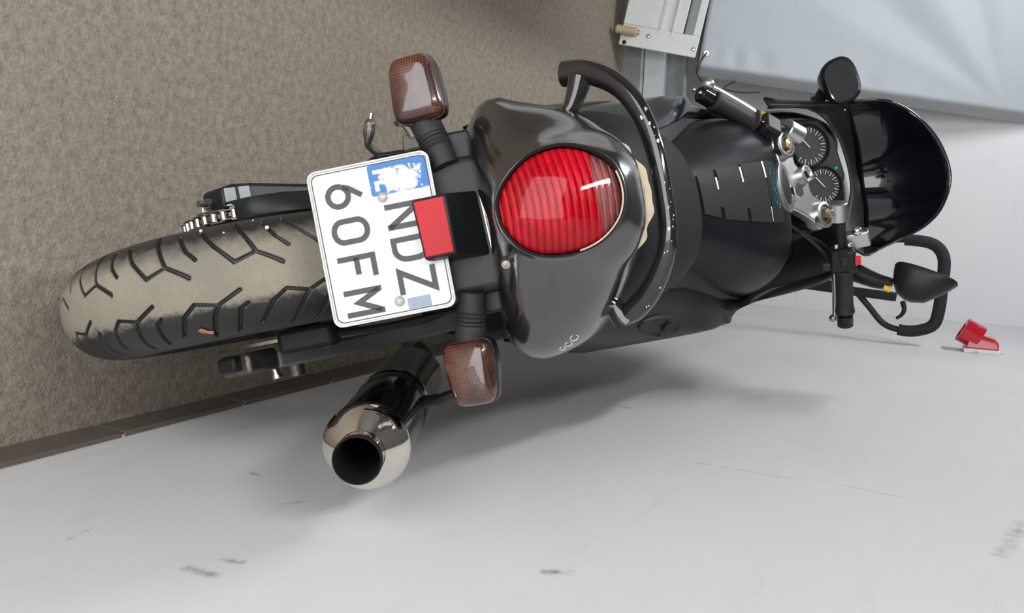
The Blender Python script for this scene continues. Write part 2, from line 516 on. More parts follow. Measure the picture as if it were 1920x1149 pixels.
def empty(name, loc=(0, 0, 0), rot=(0, 0, 0), label=None, cat=None, group=None, parent=None):
    o = bpy.data.objects.new(name, None)
    COL.objects.link(o)
    o.location, o.rotation_euler = loc, rot
    o.empty_display_size = 0.1
    if parent:
        o.parent = parent
    return tag(o, label, cat, group)

def tag(o, label=None, cat=None, group=None, kind=None):
    if label: o['label'] = label
    if cat: o['category'] = cat
    if group: o['group'] = group
    if kind: o['kind'] = kind
    return o

# ------------------------------------------------------------------ the garage
XW, YB = 0.188, 3.02      # right wall plane, back wall plane
ZC = 2.62
def slab(name, lo, hi, material):
    lo, hi = v3(lo), v3(hi)
    return tag(MB().box((lo + hi) / 2, hi - lo).build(name, material, smooth=0), kind='structure')

floor = slab('floor', (-3.3, YD - 1.5, -0.1), (XW + .1, YB + .1, 0), 'floor_screed')
wall_right = slab('wall_right', (XW, YD - .1, 0), (XW + .1, YB + .1, ZC), 'plaster_right')
wall_back = slab('wall_back', (-3.2, YB, 0), (XW, YB + .1, ZC), 'plaster_back')
wall_left = slab('wall_left', (-3.3, YD - .1, 0), (-3.2, YB + .1, ZC), 'plaster_left')
ceiling = slab('ceiling', (-3.3, YD - .1, ZC), (XW + .1, YB + .1, ZC + .1), 'ceiling_paint')

# the wall with the door opening, behind the photographer
wf = MB()
wf.box((-2.585, YD - .05, ZC / 2), (1.23, .1, ZC))
wf.box((.180, YD - .05, ZC / 2), (.016, .1, ZC))
wf.box((-.899, YD - .05, (2.1 + ZC) / 2), (2.142, .1, ZC - 2.1))
tag(wf.build('wall_front', 'plaster_left', smooth=0), kind='structure')

# skirting tiles along the right wall and the back wall, light grout between
base = tag(MB().box((XW - .003, (YB + YD) / 2, .036), (.006, YB - YD, .072)).build('baseboard_right', 'grout', smooth=0), kind='structure')
TP = 0.264
me0 = None
k = -7
while True:
    y0 = -.117 + TP * k
    if y0 > YB - .02: break
    y1 = min(y0 + TP, YB - .012)
    t = MB().box((XW - .0065, (y0 + y1) / 2, .037), (.009, y1 - y0 - .006, .074))
    t.build('tile', 'tile_brown', base, bevel=.0012)
    k += 1
base2 = tag(MB().box(((XW - 3.2) / 2, YB - .003, .036), (XW + 3.2 - .02, .006, .072)).build('baseboard_back', 'grout', smooth=0), kind='structure')
x1 = XW - .012
while x1 > -2.9:
    x0 = x1 - TP
    MB().box(((x0 + x1) / 2, YB - .0065, .037), (x1 - x0 - .004, .009, .074)).build('tile', 'tile_brown', base2, bevel=.0012)
    x1 = x0

# ceiling lamps that carry the two tube lights
for yy, lb in ((-1.15, 'long white fluorescent batten on the ceiling by the garage door'), (1.60, 'long white fluorescent batten on the ceiling near the back wall')):
    lf = empty('ceiling_lamp', (-1.15 if yy < 0 else -1.55, yy, ZC), label=lb, cat='lamp', group='ceiling lamps')
    MB().box((0, 0, -.022), (.10, 1.36, .044)).build('housing', 'lamp_white', lf, bevel=.006)

# ------------------------------------------------------------------ motorcycle
LEAN, BYAW = RAD(14.516), RAD(0.351)
bike = empty('motorcycle', (0, 0, 0.002), (0, -LEAN, BYAW), 'black sport motorcycle parked leaning on its stand beside the white wall', 'motorcycle')

# ---- rear tyre with moulded tread
def make_tyre(name, cy, cz, R, hw, hh, parent, nth=1320, nph=224, tread=True):
    th = np.arange(nth) * 2 * math.pi / nth
    ph = np.r_[np.linspace(-2.35, -1.42, 12), np.linspace(-1.40, 1.40, nph - 24), np.linspace(1.42, 2.35, 12)] if tread else np.linspace(-2.35, 2.35, nph)
    T, P = np.meshgrid(th, ph, indexing='ij')
    g = np.zeros_like(T)
    if tread:
        pitch = 360 / 17
        segs = []
        for corner, path_sets in (
            (166.6, [[(9, -.98), (4.2, -.48), (0, -.15), (-5.1, -.27), (-10.5, -.05)], [(-5.1, -.27), (-3, -.6), (.5, -1.15)], [(-7, -.95), (-10, -.5), (-12.5, -.30)]]),
            (156.4, [[(7.5, .98), (3.3, .5), (0, .33), (-5.2, .42), (-11, .22)], [(-5.2, .42), (-3.5, .62), (0, 1.2)], [(-7, 1.15), (-10.2, .54), (-12, .46)]])):
            for path in path_sets:
                for a, c in zip(path[:-1], path[1:]):
                    segs.append((corner + a[0], a[1], corner + c[0], c[1]))
        ks, kp = RAD(1) * .30, .083
        deg = np.degrees(T)
        dmin = np.full_like(T, 9.)
        for a0, p0, a1, p1 in segs:
            am = (a0 + a1) / 2
            off = (deg - am + pitch / 2) % pitch - pitch / 2      # nearest repeat
            # allow neighbours for long segments
            for sh in (-pitch, 0, pitch):
                x = (off + sh) * ks; y = (P - (p0 + p1) / 2) * kp
                dx, dy = (a1 - a0) * ks, (p1 - p0) * kp
                L2 = dx * dx + dy * dy
                t = np.clip((x * dx + y * dy) / L2, -.5, .5)
                dmin = np.minimum(dmin, np.hypot(x - t * dx, y - t * dy))
        g = np.clip((.0030 - dmin) / .0012, 0, 1)
        g = g * (np.abs(P) < 1.35)
    rr = hh * np.ones_like(P)
    dep = .0045 * g
    ca = np.cos(P); sa = np.sin(P)
    ca = np.where(ca > 0, np.abs(ca) ** .90, ca)
    sa = np.sign(sa) * np.where(np.abs(P) < math.pi / 2, np.abs(sa) ** .86, np.abs(sa))
    rad = (R - hh) + (hh - dep) * np.where(ca < 0, ca * .62, ca)
    X = (hw - dep) * sa
    V = np.stack([X, cy + rad * np.cos(T), cz + rad * np.sin(T)], -1).reshape(-1, 3)
    i = np.arange(nth)[:, None]; j = np.arange(nph - 1)[None, :]
    a = i * nph + j; b2 = ((i + 1) % nth) * nph + j
    F = np.stack([a, a + 1, b2 + 1, b2], -1).reshape(-1, 4)
    me = bpy.data.meshes.new(name)
    me.vertices.add(len(V)); me.vertices.foreach_set('co', V.ravel())
    me.loops.add(F.size); me.loops.foreach_set('vertex_index', F.ravel().astype(np.int32))
    me.polygons.add(len(F)); me.polygons.foreach_set('loop_start', np.arange(0, F.size, 4, dtype=np.int32))
    me.update(calc_edges=True)
    for an, arr in (('across', P), ('groove', g)):
        at = me.attributes.new(an, 'FLOAT', 'POINT')
        at.data.foreach_set('value', arr.ravel().astype(np.float32))
    return link_mesh(name, me, 'tyre_rubber', parent, smooth=60)

tyre = make_tyre('rear_tyre', 0, .315, .315, .0755, .09, bike)
# a few things stuck to the tread
def tyre_point(deg, phi, lift=.0):
    a = RAD(deg)
    cp_, sp_ = math.cos(phi) ** .90, math.copysign(abs(math.sin(phi)) ** .86, phi)
    rr = .225 + (.09 + lift) * cp_
    return v3(((.0755 + lift) * sp_, rr * math.cos(a), .315 + rr * math.sin(a)))
lp = [tyre_point(d, p, .0012) for d, p in ((158.6, .83), (157.6, .80), (156.6, .90), (155.4, .94), (156.0, 1.00), (157.2, .93), (158.2, .90))]
lp2 = [tyre_point(d, p, .0030) for d, p in ((158.6, .83), (157.6, .80), (156.6, .90), (155.4, .94), (156.0, 1.00), (157.2, .93), (158.2, .90))]
MB().loft([lp, lp2], True, True, True).build('leaf_scrap', 'leaf', tyre, smooth=0)
for d, p, r in ((137.0, -.72, .0028), (154.2, -1.02, .0022), (147.5, -.78, .0014), (140.4, -1.1, .0012)):
    MB().ball(tyre_point(d, p, .0), r, 6).build('paint_fleck', 'chip', tyre)

# wheel
mb = MB()
mb.lathe([(.215, -.062), (.222, -.066), (.218, -.050), (.195, -.040), (.190, 0), (.195, .040), (.218, .050), (.222, .066), (.215, .062)], (0, 0, .315), (1, 0, 0), 48)
for k in range(3):
    a = RAD(40 + 120 * k)
    mb.tube([(0, .03 * math.cos(a), .315 + .03 * math.sin(a)), (0, .196 * math.cos(a), .315 + .196 * math.sin(a))], [.034, .024], 10)
mb.lathe([(.02, -.08), (.05, -.08), (.055, -.03), (.055, .03), (.05, .08), (.02, .08)], (0, 0, .315), (1, 0, 0), 24)
rim = mb.build('rear_wheel', 'deep_black', bike)

# sprocket and chain
SX, SR = -.106, .126
mb = MB()
pro = []
NT = 46
for k in range(NT * 4):
    a = 2 * math.pi * k / (NT * 4)
    r = SR + (.0035 if k % 4 in (1, 2) else -.004)
    pro.append((r * math.cos(a), r * math.sin(a)))
mb.prism(pro, (SX, 0, .315), (0, 1, 0), (0, 0, 1), (1, 0, 0), -.003, .003)
mb.lathe([(.012, -.02), (.04, -.02), (.045, .0), (.045, .03)], (SX, 0, .315), (1, 0, 0), 24, True, True)
spr = mb.build('rear_sprocket', 'dirty_steel', bike, smooth=0)
# chain around the rear half, then running forward top and bottom
chain_pts = []
pitch = 2 * math.pi * SR / NT
def chain_at(s):
    # s = 0 at the top of the sprocket, growing rearwards and round the back
    half = math.pi * SR
    if s < 0:
        return v3((SX, -s, .315 + SR - .10 * (-s)))
    if s > half:
        return v3((SX, s - half, .315 - SR + .02 * (s - half)))
    a = math.pi / 2 + s / SR
    return v3((SX, SR * math.cos(a), .315 + SR * math.sin(a)))
nlinks = int((math.pi * SR + .60) / pitch)
links = MB(); rollers = MB()
sarr = [-.30 + pitch * k for k in range(nlinks)]
for k in range(nlinks - 1):
    p, q = chain_at(sarr[k]), chain_at(sarr[k + 1])
    d = q - p; L = np.linalg.norm(d); d /= L
    n = np.cross((1, 0, 0), d)
    R = np.stack([(1, 0, 0), d, n], 1)
    w = .0085 if k % 2 else .0065
    for sx in (-1, 1):
        links.box((p + q) / 2 + v3((sx * w, 0, 0)), (.0016, L * 1.45, .0105), R)
ch = links.build('chain', 'dirty_steel', spr, smooth=0)
for k in range(nlinks):
    p = chain_at(sarr[k])
    rollers.lathe([(.0001, -.0062), (.0052, -.0062), (.0052, .0062), (.0001, .0062)], p, (1, 0, 0), 10)
rollers.build('chain_roller', 'bolt_steel', spr)

MB().loft([[(-.121, y, z - .012), (-.121, y, z), (-.113, y, z + .008), (-.094, y, z + .008), (-.088, y, z)] for y, z in ((-.128, .372), (-.120, .402), (-.090, .436), (-.040, .456), (.0, .462), (.12, .466), (.40, .452))], False).build('chain_guard', 'satin_black', bike, solid=.003)
# swing arm: two box beams and a brace
def beam(mb, secs):
    """secs: list of (y, x0, x1, z0, z1)"""
    rings = [[(x0, y, z0), (x1, y, z0), (x1, y, z1), (x0, y, z1)] for y, x0, x1, z0, z1 in secs]
    return mb.loft(rings, True, True, True)
sw = beam(MB(), [(-.105, -.152, -.118, .292, .338), (-.085, -.158, -.114, .286, .346), (-.05, -.160, -.113, .283, .350), (.12, -.160, -.108, .285, .372), (.45, -.150, -.09, .30, .41)]).build('swing_arm', 'satin_black', bike, bevel=.007)
beam(MB(), [(-.062, .104, .131, .283, .345), (.05, .106, .132, .285, .356), (.30, .104, .134, .29, .385), (.45, .08, .13, .30, .41)]).build('swing_arm', 'grey_steel', bike, bevel=.004)
MB().box((0, .43, .355), (.22, .09, .09)).build('swing_arm_pivot', 'satin_black', bike, bevel=.01)
# chain adjusters, axle
mb = MB().prism([(-.104, .298), (-.060, .296), (-.060, .3495), (-.100, .3420)], (0, 0, 0), (0, 1, 0), (0, 0, 1), (1, 0, 0), -.1545, -.118)
mb = MB(); mb.loft([[(-.150, -.1065, .296), (-.121, -.1065, .296), (-.121, -.1065, .3375), (-.150, -.1065, .3375)], [(-.153, -.094, .292), (-.118, -.094, .292), (-.118, -.094, .344), (-.153, -.094, .344)]], True, True, True)
mb.build('arm_end_cap', 'satin_black', sw, bevel=.003)
tri = MB()
tri.loft([[(-.150, -.1045, .3395), (-.1225, -.1045, .3395), (-.1225, -.1045, .3415), (-.150, -.1045, .3415)], [(-.154, -.062, .3490), (-.121, -.062, .3490), (-.121, -.062, .3505), (-.154, -.062, .3505)]], True, True, True)
tri.build('arm_end_plate', 'galvanised', sw, bevel=.002)
mb = MB().tube([(-.1315, -.100, .318), (-.1315, -.134, .315)], .0045, 10)
for yy in (-.108, -.117):
    mb.lathe([(.0001, -.003), (.008, -.003), (.008, .003), (.0001, .003)], (-.1315, yy, .3173), (0, 1, 0), 6)
mb.build('adjuster_bolt', 'dirty_steel', bike)
MB().box((-.124, -.116, .306), (.014, .022, .016)).build('adjuster_plate', 'cast_aluminium', bike, bevel=.002)
mb = MB(); mb.box((.1145, -.095, .315), (.033, .062, .06)); mb.build('axle_block', 'dirty_steel', bike, bevel=.006)
MB().box((.112, -.128, .314), (.022, .026, .034)).build('adjuster_plate', 'deep_black', bike, bevel=.004)
mb = MB().tube([(.10, 0, .315), (.150, 0, .315)], .014, 12); mb.build('axle', 'dirty_steel', bike)
mb = MB().lathe([(.0001, 0), (.006, 0), (.006, .010), (.0085, .010), (.0085, .016), (.0001, .016)], (.131, -.064, .332), (1, 0, .2), 12)
mb.build('bolt', 'bolt_steel', bike)
# rear brake disc and caliper
MB().lathe([(.075, -.002), (.112, -.002), (.112, .003), (.075, .003), (.075, -.002)], (.089, 0, .315), (1, 0, 0), 40).build('brake_disc', 'dirty_steel', bike)
cal = MB(); cal.box((.094, -.055, .405), (.036, .055, .085), Matrix.Rotation(RAD(-28), 3, 'X')); cal.build('brake_caliper', 'deep_black', bike, bevel=.008)
MB().ball((.099, -.02, .405), .015, 8).build('brake_caliper', 'cast_aluminium', bike)
MB().tube(catmull([(.095, -.04, .44), (.098, .10, .46), (.09, .28, .50)], 5), .005, 8).build('brake_hose', 'rubber', bike)

# ---- frames on the tail: TN points back and up at the rider behind
a25 = RAD(25)
TN = v3((0, -math.cos(a25), math.sin(a25)))
TU = v3((0, math.sin(a25), math.cos(a25)))
EX = v3((1, 0, 0))
TO = v3((.002, -.200, .908))
def tail(x, u, s=0.0):
    return TO + EX * x + TU * u - TN * s

# ---- number plate
PC = v3((-.004, -.199, .675))
def plate_pt(x, u, n=0.0):
    return PC + EX * x + TU * u + TN * n
plate = empty('number_plate', parent=bike)
MB().prism(round_rect(.190, .150, .011), PC, EX, TU, TN, -.0016, 0).build('plate_sheet', 'plate_white', plate)
# raised rim
def rim_ring(w, h, r, z):
    return [plate_pt(a, b, z) for a, b in round_rect(w, h, r)]
MB().loft([rim_ring(.190, .150, .011, -.0016), rim_ring(.190, .150, .011, .0016), rim_ring(.1875, .1475, .0105, .0022), rim_ring(.185, .145, .010, .0016), rim_ring(.1845, .1445, .0095, -.0002)]).build('plate_rim', 'plate_rim', plate, smooth=60)
MB().loft([rim_ring(.1815, .1415, .0085, -.0002), rim_ring(.1812, .1412, .0085, .00055), rim_ring(.1790, .1390, .0080, .00055), rim_ring(.1787, .1387, .0080, -.0002)]).build('plate_border', 'letter_black', plate)
# letters: strokes of constant width, embossed
SW = .0064
def strokes(name, paths, x0, u0, w, h):
    mb = MB()
    for path, closed in paths:
        pts = [v3((x0 + a * w, u0 + b2 * h)) for a, b2 in path]
        n = len(pts)
        inner, outer = [], []
        for i in range(n):
            if closed:
                d0 = pts[i] - pts[i - 1]; d1 = pts[(i + 1) % n] - pts[i]
            else:
                d0 = pts[i] - pts[max(i - 1, 0)] if i else pts[1] - pts[0]
                d1 = pts[min(i + 1, n - 1)] - pts[i] if i < n - 1 else d0
            d0 = d0 / np.linalg.norm(d0); d1 = d1 / np.linalg.norm(d1)
            t = d0 + d1; t /= np.linalg.norm(t)
            nn = v3((-t[1], t[0]))
            k = 1 / max(.42, math.sqrt(max(.0, (1 + d0 @ d1) / 2)))
            outer.append(pts[i] + nn * SW / 2 * k); inner.append(pts[i] - nn * SW / 2 * k)
        rng = n if closed else n - 1
        for i in range(rng):
            j = (i + 1) % n
            q = [inner[i], inner[j], outer[j], outer[i]]
            qq = [p + ((p - sum(q) / 4) * .0) for p in q]
            mb.loft([[plate_pt(*p, -.0002) for p in qq], [plate_pt(*p, .0011) for p in qq]], True, True, True)
    o = mb.build(name, 'letter_black', plate, smooth=0)
    return o
hw_ = SW / 2
def arc(cx, cy, rx, ry, a0, a1, n=12):
    return [(cx + rx * math.cos(RAD(a)), cy + ry * math.sin(RAD(a))) for a in np.linspace(a0, a1, n)]
six = arc(.5, .34, .40, .27, 90, -270, 24)[:-1]
L6 = [(six, True), ([(.16, .50), (.24, .64), (.60, .96)], False)]
L0 = [(arc(.5, .70, .42, .24, 0, 180, 12) + arc(.5, .30, .42, .24, 180, 360, 12), True)]
LF = [([(.12, 0), (.12, .94), (.95, .94)], False), ([(.12, .50), (.80, .50)], False)]
LM = [([(.10, 0), (.10, 1.0)], False), ([(.90, 0), (.90, 1.0)], False), ([(.12, .93), (.5, .36), (.88, .93)], False)]
LN = [([(.10, 0), (.10, 1)], False), ([(.90, 0), (.90, 1)], False), ([(.10, .95), (.90, .05)], False)]
LD = [([(.10, .06), (.10, .94), (.50, .94)] + arc(.48, .62, .42, .32, 80, 0, 6) + arc(.48, .38, .42, .32, 0, -80, 6) + [(.50, .06)], True)]
LZ = [([(.02, .94), (.90, .94), (.10, .06), (.98, .06)], False)]
row2, row1 = -.057, .011
for nm, Lp, x0, u0, w in (('6', L6, -.075, row2, .030), ('0', L0, -.032, row2, .030), ('F', LF, .012, row2, .030), ('M', LM, .053, row2, .033),
                          ('N', LN, -.039, row1, .031), ('D', LD, .002, row1, .030), ('Z', LZ, .040, row1, .031)):
    strokes('plate_letter', Lp, x0, u0, w, .046)
# blue country band with white letters
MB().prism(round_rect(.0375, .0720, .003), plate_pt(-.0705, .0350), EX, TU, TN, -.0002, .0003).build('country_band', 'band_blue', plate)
def flat_text(body, size, O, ex, ey, ez, h, material, name, parent, xs=1.0, bold=0.0):
    cu = bpy.data.curves.new(name, 'FONT')
    cu.body = body; cu.size = size; cu.extrude = h; cu.offset = bold
    cu.align_x = 'CENTER'; cu.align_y = 'CENTER'
    tmp = bpy.data.objects.new(name, cu); COL.objects.link(tmp)
    dg = bpy.context.evaluated_depsgraph_get()
    me = bpy.data.meshes.new_from_object(tmp.evaluated_get(dg))
    bpy.data.objects.remove(tmp, do_unlink=True)
    O, ex, ey, ez = map(v3, (O, ex, ey, ez))
    for vtx in me.vertices:
        c = vtx.co
        vtx.co = Vector(O + ex * c.x * xs + ey * c.y + ez * c.z)
    me.materials.clear()
    return link_mesh(name, me, material, parent, smooth=0)
flat_text('PL', .030, plate_pt(-.0705, .015, .0004), EX, TU, TN, .0002, 'band_white', 'country_letters', plate, .85, .0012)
for k in range(12):
    a = RAD(30 * k)
    MB().lathe([(.0001, 0), (.0016, 0), (.0016, .0004), (.0001, .0004)], plate_pt(-.0705 + .0115 * math.cos(a), .050 + .0115 * math.sin(a), .0003), TN, 5).build('star', 'band_white', plate, smooth=0)
for x, u in ((-.049, .0115), (.077, .008)):
    MB().lathe([(.0001, .0055), (.0028, .0050), (.0052, .0033), (.0064, .0008), (.0064, 0), (.0001, 0)], plate_pt(x, u, 0), TN, 20).build('plate_screw', 'screw_grey', plate, smooth=80)
MB().prism(round_rect(.0175, .0325, .002), plate_pt(.0825, .0315), EX, TU, TN, -.0002, .0003).build('sticker_border', 'band_white', plate)
MB().prism(round_rect(.0145, .0285, .001), plate_pt(.0825, .0315), EX, TU, TN, .0003, .0005).build('inspection_sticker', 'holo_sticker', plate)

# ---- plate carrier / rear mudguard
def tbox(x0, x1, u0, u1, n0, n1, taper=1.0):
    lo = [plate_pt(a, b2, n0) for a, b2 in ((x0, u0), (x1, u0), (x1, u1), (x0, u1))]
    xc = (x0 + x1) / 2
    hi = [plate_pt(xc + (a - xc) * taper, b2, n1) for a, b2 in ((x0, u0), (x1, u0), (x1, u1), (x0, u1))]
    return MB().loft([lo, hi], True, True, True)
carrier = tbox(-.092, .092, .030, .140, -.075, -.024, .90).build('plate_carrier', 'plastic_black', bike, bevel=.008, seg=3)
tbox(-.06, .06, -.06, .06, -.02, -.0017).build('plate_bracket', 'plastic_black', bike, bevel=.004)
tbox(-.118, -.080, .088, .126, -.072, -.036).build('carrier_lug', 'plastic_black', bike, bevel=.004)
tbox(.082, .112, .096, .126, -.085, -.046).build('carrier_lug', 'plastic_black', bike, bevel=.004)
# inner mudguard running down in front of the wheel
prof = catmull([(-.115, .742), (-.06, .722), (0, .70), (.10, .69), (.22, .66), (.34, .58), (.40, .46)], 5)
mb = MB()
mb.loft([[(x * (1 if abs(x) < .08 else 1), p[0], p[1] - (abs(x) / .09) ** 3 * .05) for x in np.linspace(-.085, .085, 11)] for p in prof], False)
mb.build('inner_mudguard', 'deep_black', bike, solid=.004)
MB().box((0, .13, .775), (.20, .40, .12)).build('under_tray', 'deep_black', bike, bevel=.02)
MB().box((0, .02, .735), (.15, .22, .08)).build('under_tray', 'deep_black', bike, bevel=.02)

# ---- red reflector in its black hood
refl = empty('rear_reflector', parent=bike)
f0 = [(-.036, .0465), (.036, .0495), (.0355, .0885), (-.0365, .0875)]
ring0 = [plate_pt(a, b2, .019) for a, b2 in f0]
ring1 = [plate_pt(a, b2, .010) for a, b2 in ((-.037, .047), (.037, .050), (.037, .093), (-.038, .092))]
ring2 = [plate_pt(a, b2, -.018) for a, b2 in ((-.038, .060), (.039, .062), (.040, .119), (-.0385, .117))]
ring3 = [plate_pt(a, b2, -.034) for a, b2 in ((-.040, .060), (.041, .062), (.043, .131), (-.041, .128))]
MB().loft([ring0, ring1, ring2, ring3], True, True, True).build('reflector_hood', 'satin_black', refl, bevel=.0035, seg=3)
MB().loft([[plate_pt(a * .93, .0675 + (b2 - .0675) * .88, .0192) for a, b2 in f0], [plate_pt(a * .91, .0675 + (b2 - .0675) * .86, .0212) for a, b2 in f0]], True, True, True).build('reflector_lens', 'reflector_red', refl, bevel=.0008)
MB().loft([[plate_pt(a, b2, -.0195) for a, b2 in ((-.041, .124), (.042, .127), (.042, .1285), (-.041, .1255))], [plate_pt(a, b2, -.0185) for a, b2 in ((-.041, .124), (.042, .127), (.042, .1285), (-.041, .1255))]], True, True, True).build('hood_highlight', 'bolt_steel', refl)  # bright strip standing in for the highlight along the hood edge
MB().lathe([(.0001, .004), (.004, .0035), (.006, .001), (.006, -.004)], plate_pt(.001, .150, -.035), TN, 16).build('bolt', 'bolt_steel', bike)

# ---- turn signals
def turn_signal(cx, cz, cy, side, tilt):
    root = empty('turn_signal', parent=bike)
    # local frame: ex outwards, up, back
    up = v3((0, math.sin(tilt), math.cos(tilt))); bk = v3((0, -math.cos(tilt), math.sin(tilt)))
    ex = v3((side, 0, 0))
    c = v3((cx, cy, cz))
    def ring(w, h, n, taper=1.0, shift=0):
        out = []
        for a in np.arange(40) * 2 * math.pi / 40:
            ca, sa = math.cos(a), math.sin(a)
            e = .42
            x = math.copysign(abs(ca) ** e, ca) * w / 2 + shift; y = math.copysign(abs(sa) ** e, sa) * h / 2
            y *= 1 - .10 * (x / (w / 2))
            out.append(c + ex * x + up * y + bk * n)
        return out
    MB().loft([ring(.040, .030, -.034), ring(.066, .050, -.030), ring(.078, .061, -.016), ring(.082, .064, .000), ring(.081, .063, .003)], True, True, True).build('lamp_housing', 'gloss_black', root, smooth=60)
    MB().loft([ring(.0795, .0615, .003), ring(.078, .060, .012), ring(.072, .054, .019), ring(.055, .040, .0225), ring(.030, .02, .0235), ring(.004, .003, .0238)], True, False, True).build('lamp_lens', 'amber_smoked', root, smooth=60)
    # ribbed rubber stalk
    p1 = c - ex * .036 + bk * -.012 - up * .002
    p0 = v3((side * .078, cy + .010, cz + .014))
    P = [p0 + (p1 - p0) * t for t in np.linspace(0, 1, 40)]
    rs = []
    for t in np.linspace(0, 1, 40):
        r = .0165 + .0035 * t
        if .36 < t < .66:
            r += .0013 * math.sin((t - .36) / .30 * 2 * math.pi * 4)
        if t > .68: r = .0185 + .001 * t
        rs.append(r)
    MB().tube(P, rs, 20).build('rubber_stalk', 'rubber', root, smooth=30)
    return root
turn_signal(-.176, .734, -.150, -1, RAD(14))
turn_signal(.174, .737, -.150, 1, RAD(8))

# ---- silencer
exh = empty('exhaust', parent=bike)
A0 = v3((.2385, -.205, .600)); A1 = v3((.178, .30, .352))
AX = (A0 - A1) / np.linalg.norm(A0 - A1)
SL = .44
MB().lathe([(.044, -SL), (.0525, -SL + .02), (.0530, -.03), (.0530, 0.0)], A0, AX, 48, True, False).build('silencer_body', 'dark_chrome', exh, smooth=60)
MB().lathe([(.0532, -.004), (.0545, .000), (.0548, .006), (.0540, .010), (.0480, .019), (.0400, .029), (.0310, .038), (.0290, .040)], A0, AX, 48).build('silencer_end_cap', 'chrome', exh, smooth=70)
MB().lathe([(.0288, .030), (.0288, .058), (.0294, .0605)], A0, AX, 40).build('tail_pipe', 'chrome', exh, smooth=60)
MB().lathe([(.0294, .058), (.0296, .064), (.0278, .066), (.0265, .062), (.0255, .03), (.0250, -.20)], A0, AX, 40, False, True).build('pipe_bore', 'deep_black', exh, smooth=60)
# hanger strap and bracket
MB().lathe([(.0545, -.215), (.0550, -.213), (.0550, -.187), (.0545, -.185)], A0, AX, 48).build('strap', 'dark_chrome', exh)
q = A0 - AX * .20 + v3((.0, -.0, .055))
MB().tube([q - v3((0, 0, .01)), q + v3((.0, .004, .03)), q + v3((-.010, .012, .075))], [.020, .017, .014], 10, True, .5).build('hanger_bracket', 'satin_black', exh)
MB().lathe([(.0001, 0), (.007, 0), (.007, .008), (.0001, .008)], q + v3((.02, -.02, -.008)), (.6, -.8, 0), 8).build('bolt', 'bolt_steel', exh, smooth=0)
MB().tube(catmull([A0 - AX * (SL - .01), A0 - AX * (SL + .12) , (.12, .55, .17), (.05, .80, .17), (.04, 1.0, .32)], 5), .024, 12).build('exhaust_pipe', 'dirty_steel', exh)

# ---- tail cowl: smooth shell from the lamp rim to the wide side lobes
NA = 72
def polar_ring(pts, s, cen=(0, 0)):
    C_ = catmull([(*p, 0) for p in pts], 10, True)
    ang = np.unwrap([math.atan2(p[1] - cen[1], p[0] - cen[0]) for p in C_])
    rad_ = [math.hypot(p[0] - cen[0], p[1] - cen[1]) for p in C_]
    if ang[-1] < ang[0]:
        ang = ang[::-1]; rad_ = rad_[::-1]
    ang = np.r_[ang - 2 * math.pi, ang, ang + 2 * math.pi]; rad_ = np.r_[rad_, rad_, rad_]
    o = np.argsort(ang)
    out = []
    for a in np.arange(NA) * 2 * math.pi / NA:
        r = np.interp(a, ang[o], rad_[o])
        out.append(tail(cen[0] + r * math.cos(a), cen[1] + r * math.sin(a), s))
    return out
lens_pts = [(-.055, .011), (-.048, -.024), (-.022, -.054), (.003, -.061), (.026, -.055), (.046, -.038), (.056, -.012), (.056, .019), (.046, .045), (.026, .064), (0, .070), (-.027, .063), (-.045, .042)]
def scl(pts, k, du=0, dx=0):
    return [(a * k + dx, b2 * k + du) for a, b2 in pts]
bez = [(-.065, .016), (-.055, -.036), (-.030, -.062), (.003, -.071), (.032, -.064), (.056, -.040), (.066, -.008), (.066, .033), (.046, .068), (.022, .081), (0, .083), (-.022, .081), (-.046, .068)]
mid1 = [(-.080, .030), (-.082, -.020), (-.068, -.058), (-.030, -.074), (.003, -.076), (.036, -.074), (.074, -.056), (.090, -.018), (.086, .030), (.070, .072), (.035, .094), (0, .098), (-.035, .094), (-.066, .072)]
mid2 = [(-.112, .028), (-.124, -.022), (-.116, -.062), (-.060, -.084), (.003, -.080), (.066, -.082), (.128, -.058), (.136, -.018), (.122, .026), (.085, .070), (.040, .100), (0, .104), (-.040, .100), (-.082, .070)]
lob = [(-.122, .030), (-.146, -.022), (-.156, -.050), (-.142, -.076), (-.100, -.092), (.003, -.082), (.104, -.088), (.150, -.082), (.172, -.050), (.163, .000), (.143, .032), (.095, .075), (.045, .102), (0, .106), (-.045, .102), (-.092, .075)]
fwd = [(-.125, .040), (-.152, -.012), (-.164, -.040), (-.155, -.066), (-.110, -.085), (.003, -.075), (.115, -.080), (.162, -.072), (.180, -.042), (.170, .010), (.146, .048), (.10, .085), (.048, .108), (0, .11), (-.048, .108), (-.10, .085)]
rings = [polar_ring(scl(lens_pts, 1.03), .012), polar_ring(scl(lens_pts, 1.07), .004), polar_ring(bez, .014), polar_ring(mid1, .042), polar_ring(mid2, .085), polar_ring(lob, .140), polar_ring(fwd, .24)]
ctl = interp_rings(rings, 5)
MB().loft(ctl, True).build('tail_cowl', 'cowl_black', bike, smooth=70)
# tail lamp
tl = empty('tail_lamp', parent=bike)
MB().loft([polar_ring(scl(lens_pts, 1.045), .010), polar_ring(scl(lens_pts, 1.07), .002), polar_ring(scl(lens_pts, 1.055), -.002), polar_ring(scl(lens_pts, 1.02), .000), polar_ring(scl(lens_pts, 1.0), .010)], True).build('lamp_bezel', 'deep_black', tl, smooth=60)
